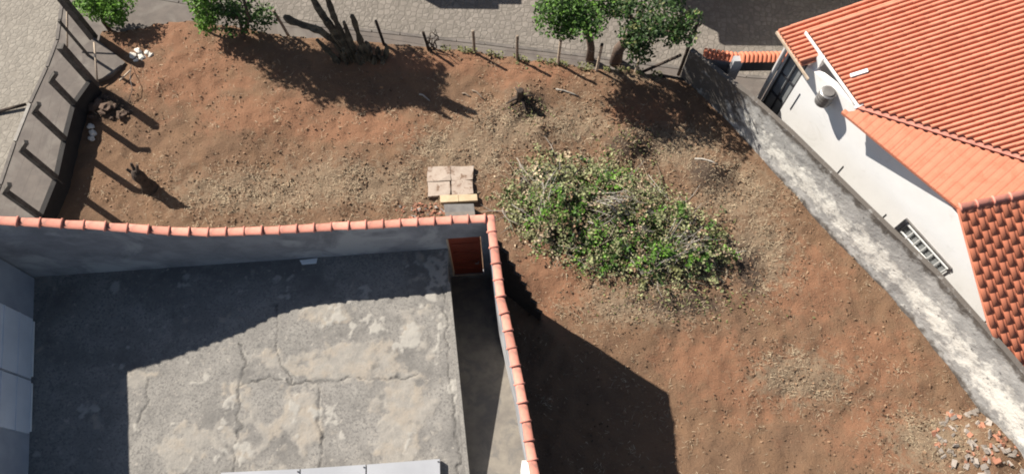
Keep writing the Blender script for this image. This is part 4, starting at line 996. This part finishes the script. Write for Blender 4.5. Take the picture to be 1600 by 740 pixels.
for k_, (a_, b_) in enumerate(LONG):
    for rep in range(2):
        pts_ = []; jx, jy = U(-.3, .3) * rep, U(-.3, .3) * rep; w_ = U(.009, .02); b_ = (b_[0] + U(-.35, .35) * rep, b_[1] + U(-.35, .35) * rep)
        for q_ in range(6):
            t = q_ / 5; xx = a_[0] + (b_[0] - a_[0]) * t + jx + .05 * math.sin(t * 5 + k_); yy = a_[1] + (b_[1] - a_[1]) * t + jy + .05 * math.cos(t * 4 + k_)
            pts_.append(Vector((xx - pc.x, yy - pc.y, ground_z(xx, yy) + max(pile_h(xx, yy) * 1.08, .03) + .14 + .08 * math.sin(t * 3.1))))
        mb = MB().tube(pts_, [w_ * q9 for q9 in (1, .92, .82, .7, .5, .25)], 6)
        for q_ in range(3):
            b0 = pts_[2 + q_ % 3]; mb.tube([b0, b0 + Vector((U(-.4, .4), U(-.3, .3), U(0, .18)))], [.010, .004], 4)
        mb.build('branch', M['twig'], pile)
parts = {k: MB() for k in ('leaf_bright', 'leaf_green', 'leaf_dark', 'leaf_pale', 'leaf_olive', 'straw', 'dead_leaf')}
def pile_top(x, y): return ground_z(x, y) + pile_h(x, y)
def pick_leaf(x, y):
    g_ = .8 * blob(x, y, BR) + .6 * fbm(x, y, 1.1, 1.6, 3); dr = blob(x, y, DRY); r_ = rnd()
    if in_poly(x, y, PILE): dr = max(dr, .75 * (1 - smooth01(path_dist(x, y, PILE + PILE[:1]) / .7)))
    if r_ < dr * .8: return random.choice(['straw', 'leaf_pale', 'dead_leaf', 'leaf_pale', 'leaf_olive'])
    if r_ < .16 + g_ * .6: return random.choice(['leaf_bright', 'leaf_green', 'leaf_green', 'leaf_bright'])
    return random.choice(['leaf_pale', 'leaf_olive', 'leaf_pale', 'leaf_dark', 'leaf_pale', 'straw', 'dead_leaf'])
spr = 0
while spr < 900:                                    # cut sprays: leaves strung along a drooping shoot
    x, y = U(px0 - .1, px1 + .1), U(py0 - .1, py1 + .1)
    if pile_h(x, y) <= 0.02: continue
    hole = fbm(x, y, 7.7, 1.5, 2) - .9 * blob(x, y, [((2.31, 10.81), .42, .32)])
    if hole < -.22 and rnd() < .85: continue
    spr += 1; k = pick_leaf(x, y); a = U(0, 6.28); L0 = U(.35, .95); up_ = U(.02, .42); base_z = pile_top(x, y) - U(.0, .3); nl = int(U(16, 40)); sz = U(.045, .14)
    curl = U(-1, 1)
    for q in range(nl):
        t = rnd(); aa = a + curl * t; xx, yy = x + math.cos(aa) * L0 * t + random.gauss(0, .06), y + math.sin(aa) * L0 * t + random.gauss(0, .06)
        zz = max(base_z + up_ * math.sin(t * 2.6) + random.gauss(0, .05), ground_z(xx, yy) + .03)
        kk = k if rnd() < .82 else pick_leaf(xx, yy)
        add_leaf(parts[kk], Vector((xx - pc.x, yy - pc.y, zz)), sz * U(.6, 1.25))
for i in range(130):                                # thin dry stems sticking out, mostly round the rim
    while True:
        x, y = U(px0, px1), U(py0, py1)
        if pile_h(x, y) > 0 and (path_dist(x, y, PILE + PILE[:1]) < .7 or rnd() < .25): break
    a = U(0, 6.28); L0 = U(.3, .8); z0 = pile_top(x, y) + .02; e_ = Vector((x + math.cos(a) * L0, y + math.sin(a) * L0, 0)); e_.z = max(pile_top(e_.x, e_.y) + .04, z0 + U(-.2, .25))
    m_ = Vector(((x + e_.x) / 2 + U(-.08, .08), (y + e_.y) / 2 + U(-.08, .08), (z0 + e_.z) / 2 + .07))
    MB().tube([Vector((x, y, z0)) - Vector((pc.x, pc.y, 0)), m_ - Vector((pc.x, pc.y, 0)), e_ - Vector((pc.x, pc.y, 0))], [.008, .006, .003], 4).build('dry_stem', M['stem_dry'], pile)
cnt = 0
while cnt < 3500:                                   # loose leaves and straw spilling round the foot
    x, y = U(px0 - .6, px1 + .6), U(py0 - .6, py1 + .6)
    d = path_dist(x, y, PILE + PILE[:1])
    if not (pile_h(x, y) > 0 or d < .55 * rnd() ** 2): continue
    add_leaf(parts[random.choice(['leaf_pale', 'straw', 'leaf_olive', 'dead_leaf', 'straw'])], Vector((x - pc.x, y - pc.y, pile_top(x, y) - U(0, .15) * (pile_h(x, y) > .2) + .03)), U(.05, .11)); cnt += 1
for k, mb in parts.items():
    o = mb.build('leaves', M[k], pile); o['kind'] = 'stuff'
for i in range(75):
    while True:
        x, y = U(px0, px1), U(py0, py1)
        if pile_h(x, y) > .15: break
    a = U(-.7, .4) + (math.pi if rnd() < .5 else 0) if rnd() < .7 else U(0, 6.28); L0 = U(.5, 1.7)
    pts_ = []
    for k in range(5):
        t = k / 4; xx, yy = x + math.cos(a + .5 * (t - .5)) * L0 * t, y + math.sin(a + .5 * (t - .5)) * L0 * t
        pts_.append(Vector((xx - pc.x, yy - pc.y, ground_z(xx, yy) + max(pile_h(xx, yy), .05) * .98 + .05 + .06 * math.sin(3 * t + i))))
    w0 = U(.008, .02); mb = MB().tube(pts_, [w0, w0 * .9, w0 * .75, w0 * .6, w0 * .3], 5)
    for k in range(2):
        b0 = pts_[2 + k]; e_ = b0 + Vector((U(-.35, .35), U(-.35, .35), U(-.05, .2))); mb.tube([b0, e_], [w0 * .5, w0 * .2], 4)
    mb.build('branch', M['twig' if rnd() < .7 else 'twig_brown'], pile)

# ------------------------------------------------------------------ litter on the lot
def scatter(name, n, dens, make, label, cat, material):
    mb = MB(); c = 0; tries = 0
    while c < n and tries < n * 30:
        tries += 1
        x, y = U(-13.7, 14.5), U(.3, 16.5)
        if not lot_in(x, y) or x > rw_x(y) - .05 or y > edge_y(x) - .05: continue
        if rnd() > dens(x, y): continue
        make(mb, Vector((x, y, ground_z(x, y)))); c += 1
    o = mb.build(name, M[material]); tag(o, label, cat, kind='stuff'); return o
def mk_straw(mb, p):
    a = U(0, 6.28); L0 = U(.035, .14); d = Vector((math.cos(a), math.sin(a), U(-.1, .35))) * L0; w = Vector((-math.sin(a), math.cos(a), 0)) * U(.0035, .007); q = p + Vector((0, 0, .02)); m_ = q + d * .5 + Vector((0, 0, U(0, .03)))
    n = len(mb.v); mb.v += [q - w, q + w, m_ + w, m_ - w, q + d + w * .4, q + d - w * .4]; mb.f += [(n, n + 1, n + 2, n + 3), (n + 3, n + 2, n + 4, n + 5)]
def mk_leaf(mb, p): add_leaf(mb, p + Vector((0, 0, .025)), U(.05, .12))
def mk_clod(mb, p):
    s = U(.008, .035) * (2.0 if rnd() < .06 else 1); n = len(mb.v)
    for q in ((1, 0, 0), (-1, 0, 0), (0, 1, 0), (0, -1, 0), (0, 0, .5), (0, 0, -.5)): mb.v.append(p + Vector(q) * s * U(.6, 1.3) + Vector((0, 0, s * .3)))
    mb.f += [(n + i, n + j, n + 4) for i, j in ((0, 2), (2, 1), (1, 3), (3, 0))]
def sdens(x, y): return min(1, .10 + .95 * blob(x, y, STRAW) * (1 - .4 * blob(x, y, RED))) * smooth01((fbm(x, y, 2.2, 1.1, 4) + .45) / .6)
scatter('dry_grass', 9000, sdens, mk_straw, 'dry straw and cut grass scattered over the earth', 'dry grass', 'straw')
def mk_tuft(mb, p):
    for _ in range(int(U(7, 20))): mk_straw(mb, p + Vector((random.gauss(0, .09), random.gauss(0, .09), U(0, .03))))
scatter('straw_tufts', 420, lambda x, y: min(1, .04 + .96 * blob(x, y, STRAW) ** 1.3) * smooth01((fbm(x, y, 3.2, 1.6, 3) + .2) / .5), mk_tuft, 'matted tufts of dry straw on the trampled earth', 'straw tufts', 'straw')
scatter('dead_leaves', 5200, lambda x, y: min(1, .12 + .8 * blob(x, y, STRAW) + .8 * blob(x, y, DARK)) * smooth01((fbm(x, y, 8.2, 1.3, 4) + .35) / .6), mk_leaf, 'brown dead leaves strewn over the lot', 'dead leaves', 'dead_leaf')
scatter('green_weeds', 1500, lambda x, y: blob(x, y, [((3.82, 12.22), .8, .5), ((5.00, 6.97), 1.6, .5), ((0.59, 13.34), .6, .5), ((1.25, 15.36), 1.2, .2)]), mk_leaf, 'low sparse weeds on the mounds', 'weeds', 'leaf_olive')
scatter('soil_clods', 3400, lambda x, y: .06 + .94 * smooth01((fbm(x, y, 5.1, 1.0, 4) + .05) / .5), mk_clod, 'small clods of loose earth over the lot', 'soil clods', 'clod')
# weeds and grass along the street edge
mb = MB()
for _ in range(900):
    x = U(-2.5, 5.0)
    if fbm(x, 0, 0, 2.3, 3) < -.05: continue
    y = edge_y(x) + U(-.15, .1); mk_leaf(mb, Vector((x, y, ground_z(x, y) + U(0, .12))))
tag(mb.build('edge_weeds', M['leaf_olive']), 'dark weeds growing along the street edge of the lot', 'weeds', kind='stuff')

# ------------------------------------------------------------------ across the street (outside the frame; seen by their shadows)
fh = empty('opposite_house', (10, 21, -.4), 'plain house across the street, beyond the upper right edge', 'house')
MB().box(-6.4, 9, -1.6, 5, -.4, 4.0).build('wall', M['house_far'], fh); MB().box(-6.6, 9.2, -1.9, 5.2, 4.0, 4.2).build('roof', M['roof_tile'], fh)
fg = empty('opposite_garage', (-3.6, 21.3, -.4), 'stepped garage across the street, beyond the upper frame edge', 'garage')
MB().box(-2.2, -.1, -1.3, 2, -.4, 3.3).build('wall', M['house_far'], fg); MB().box(-.1, .9, -1.2, 2, -.4, 3.1).build('side_wall', M['house_far'], fg)
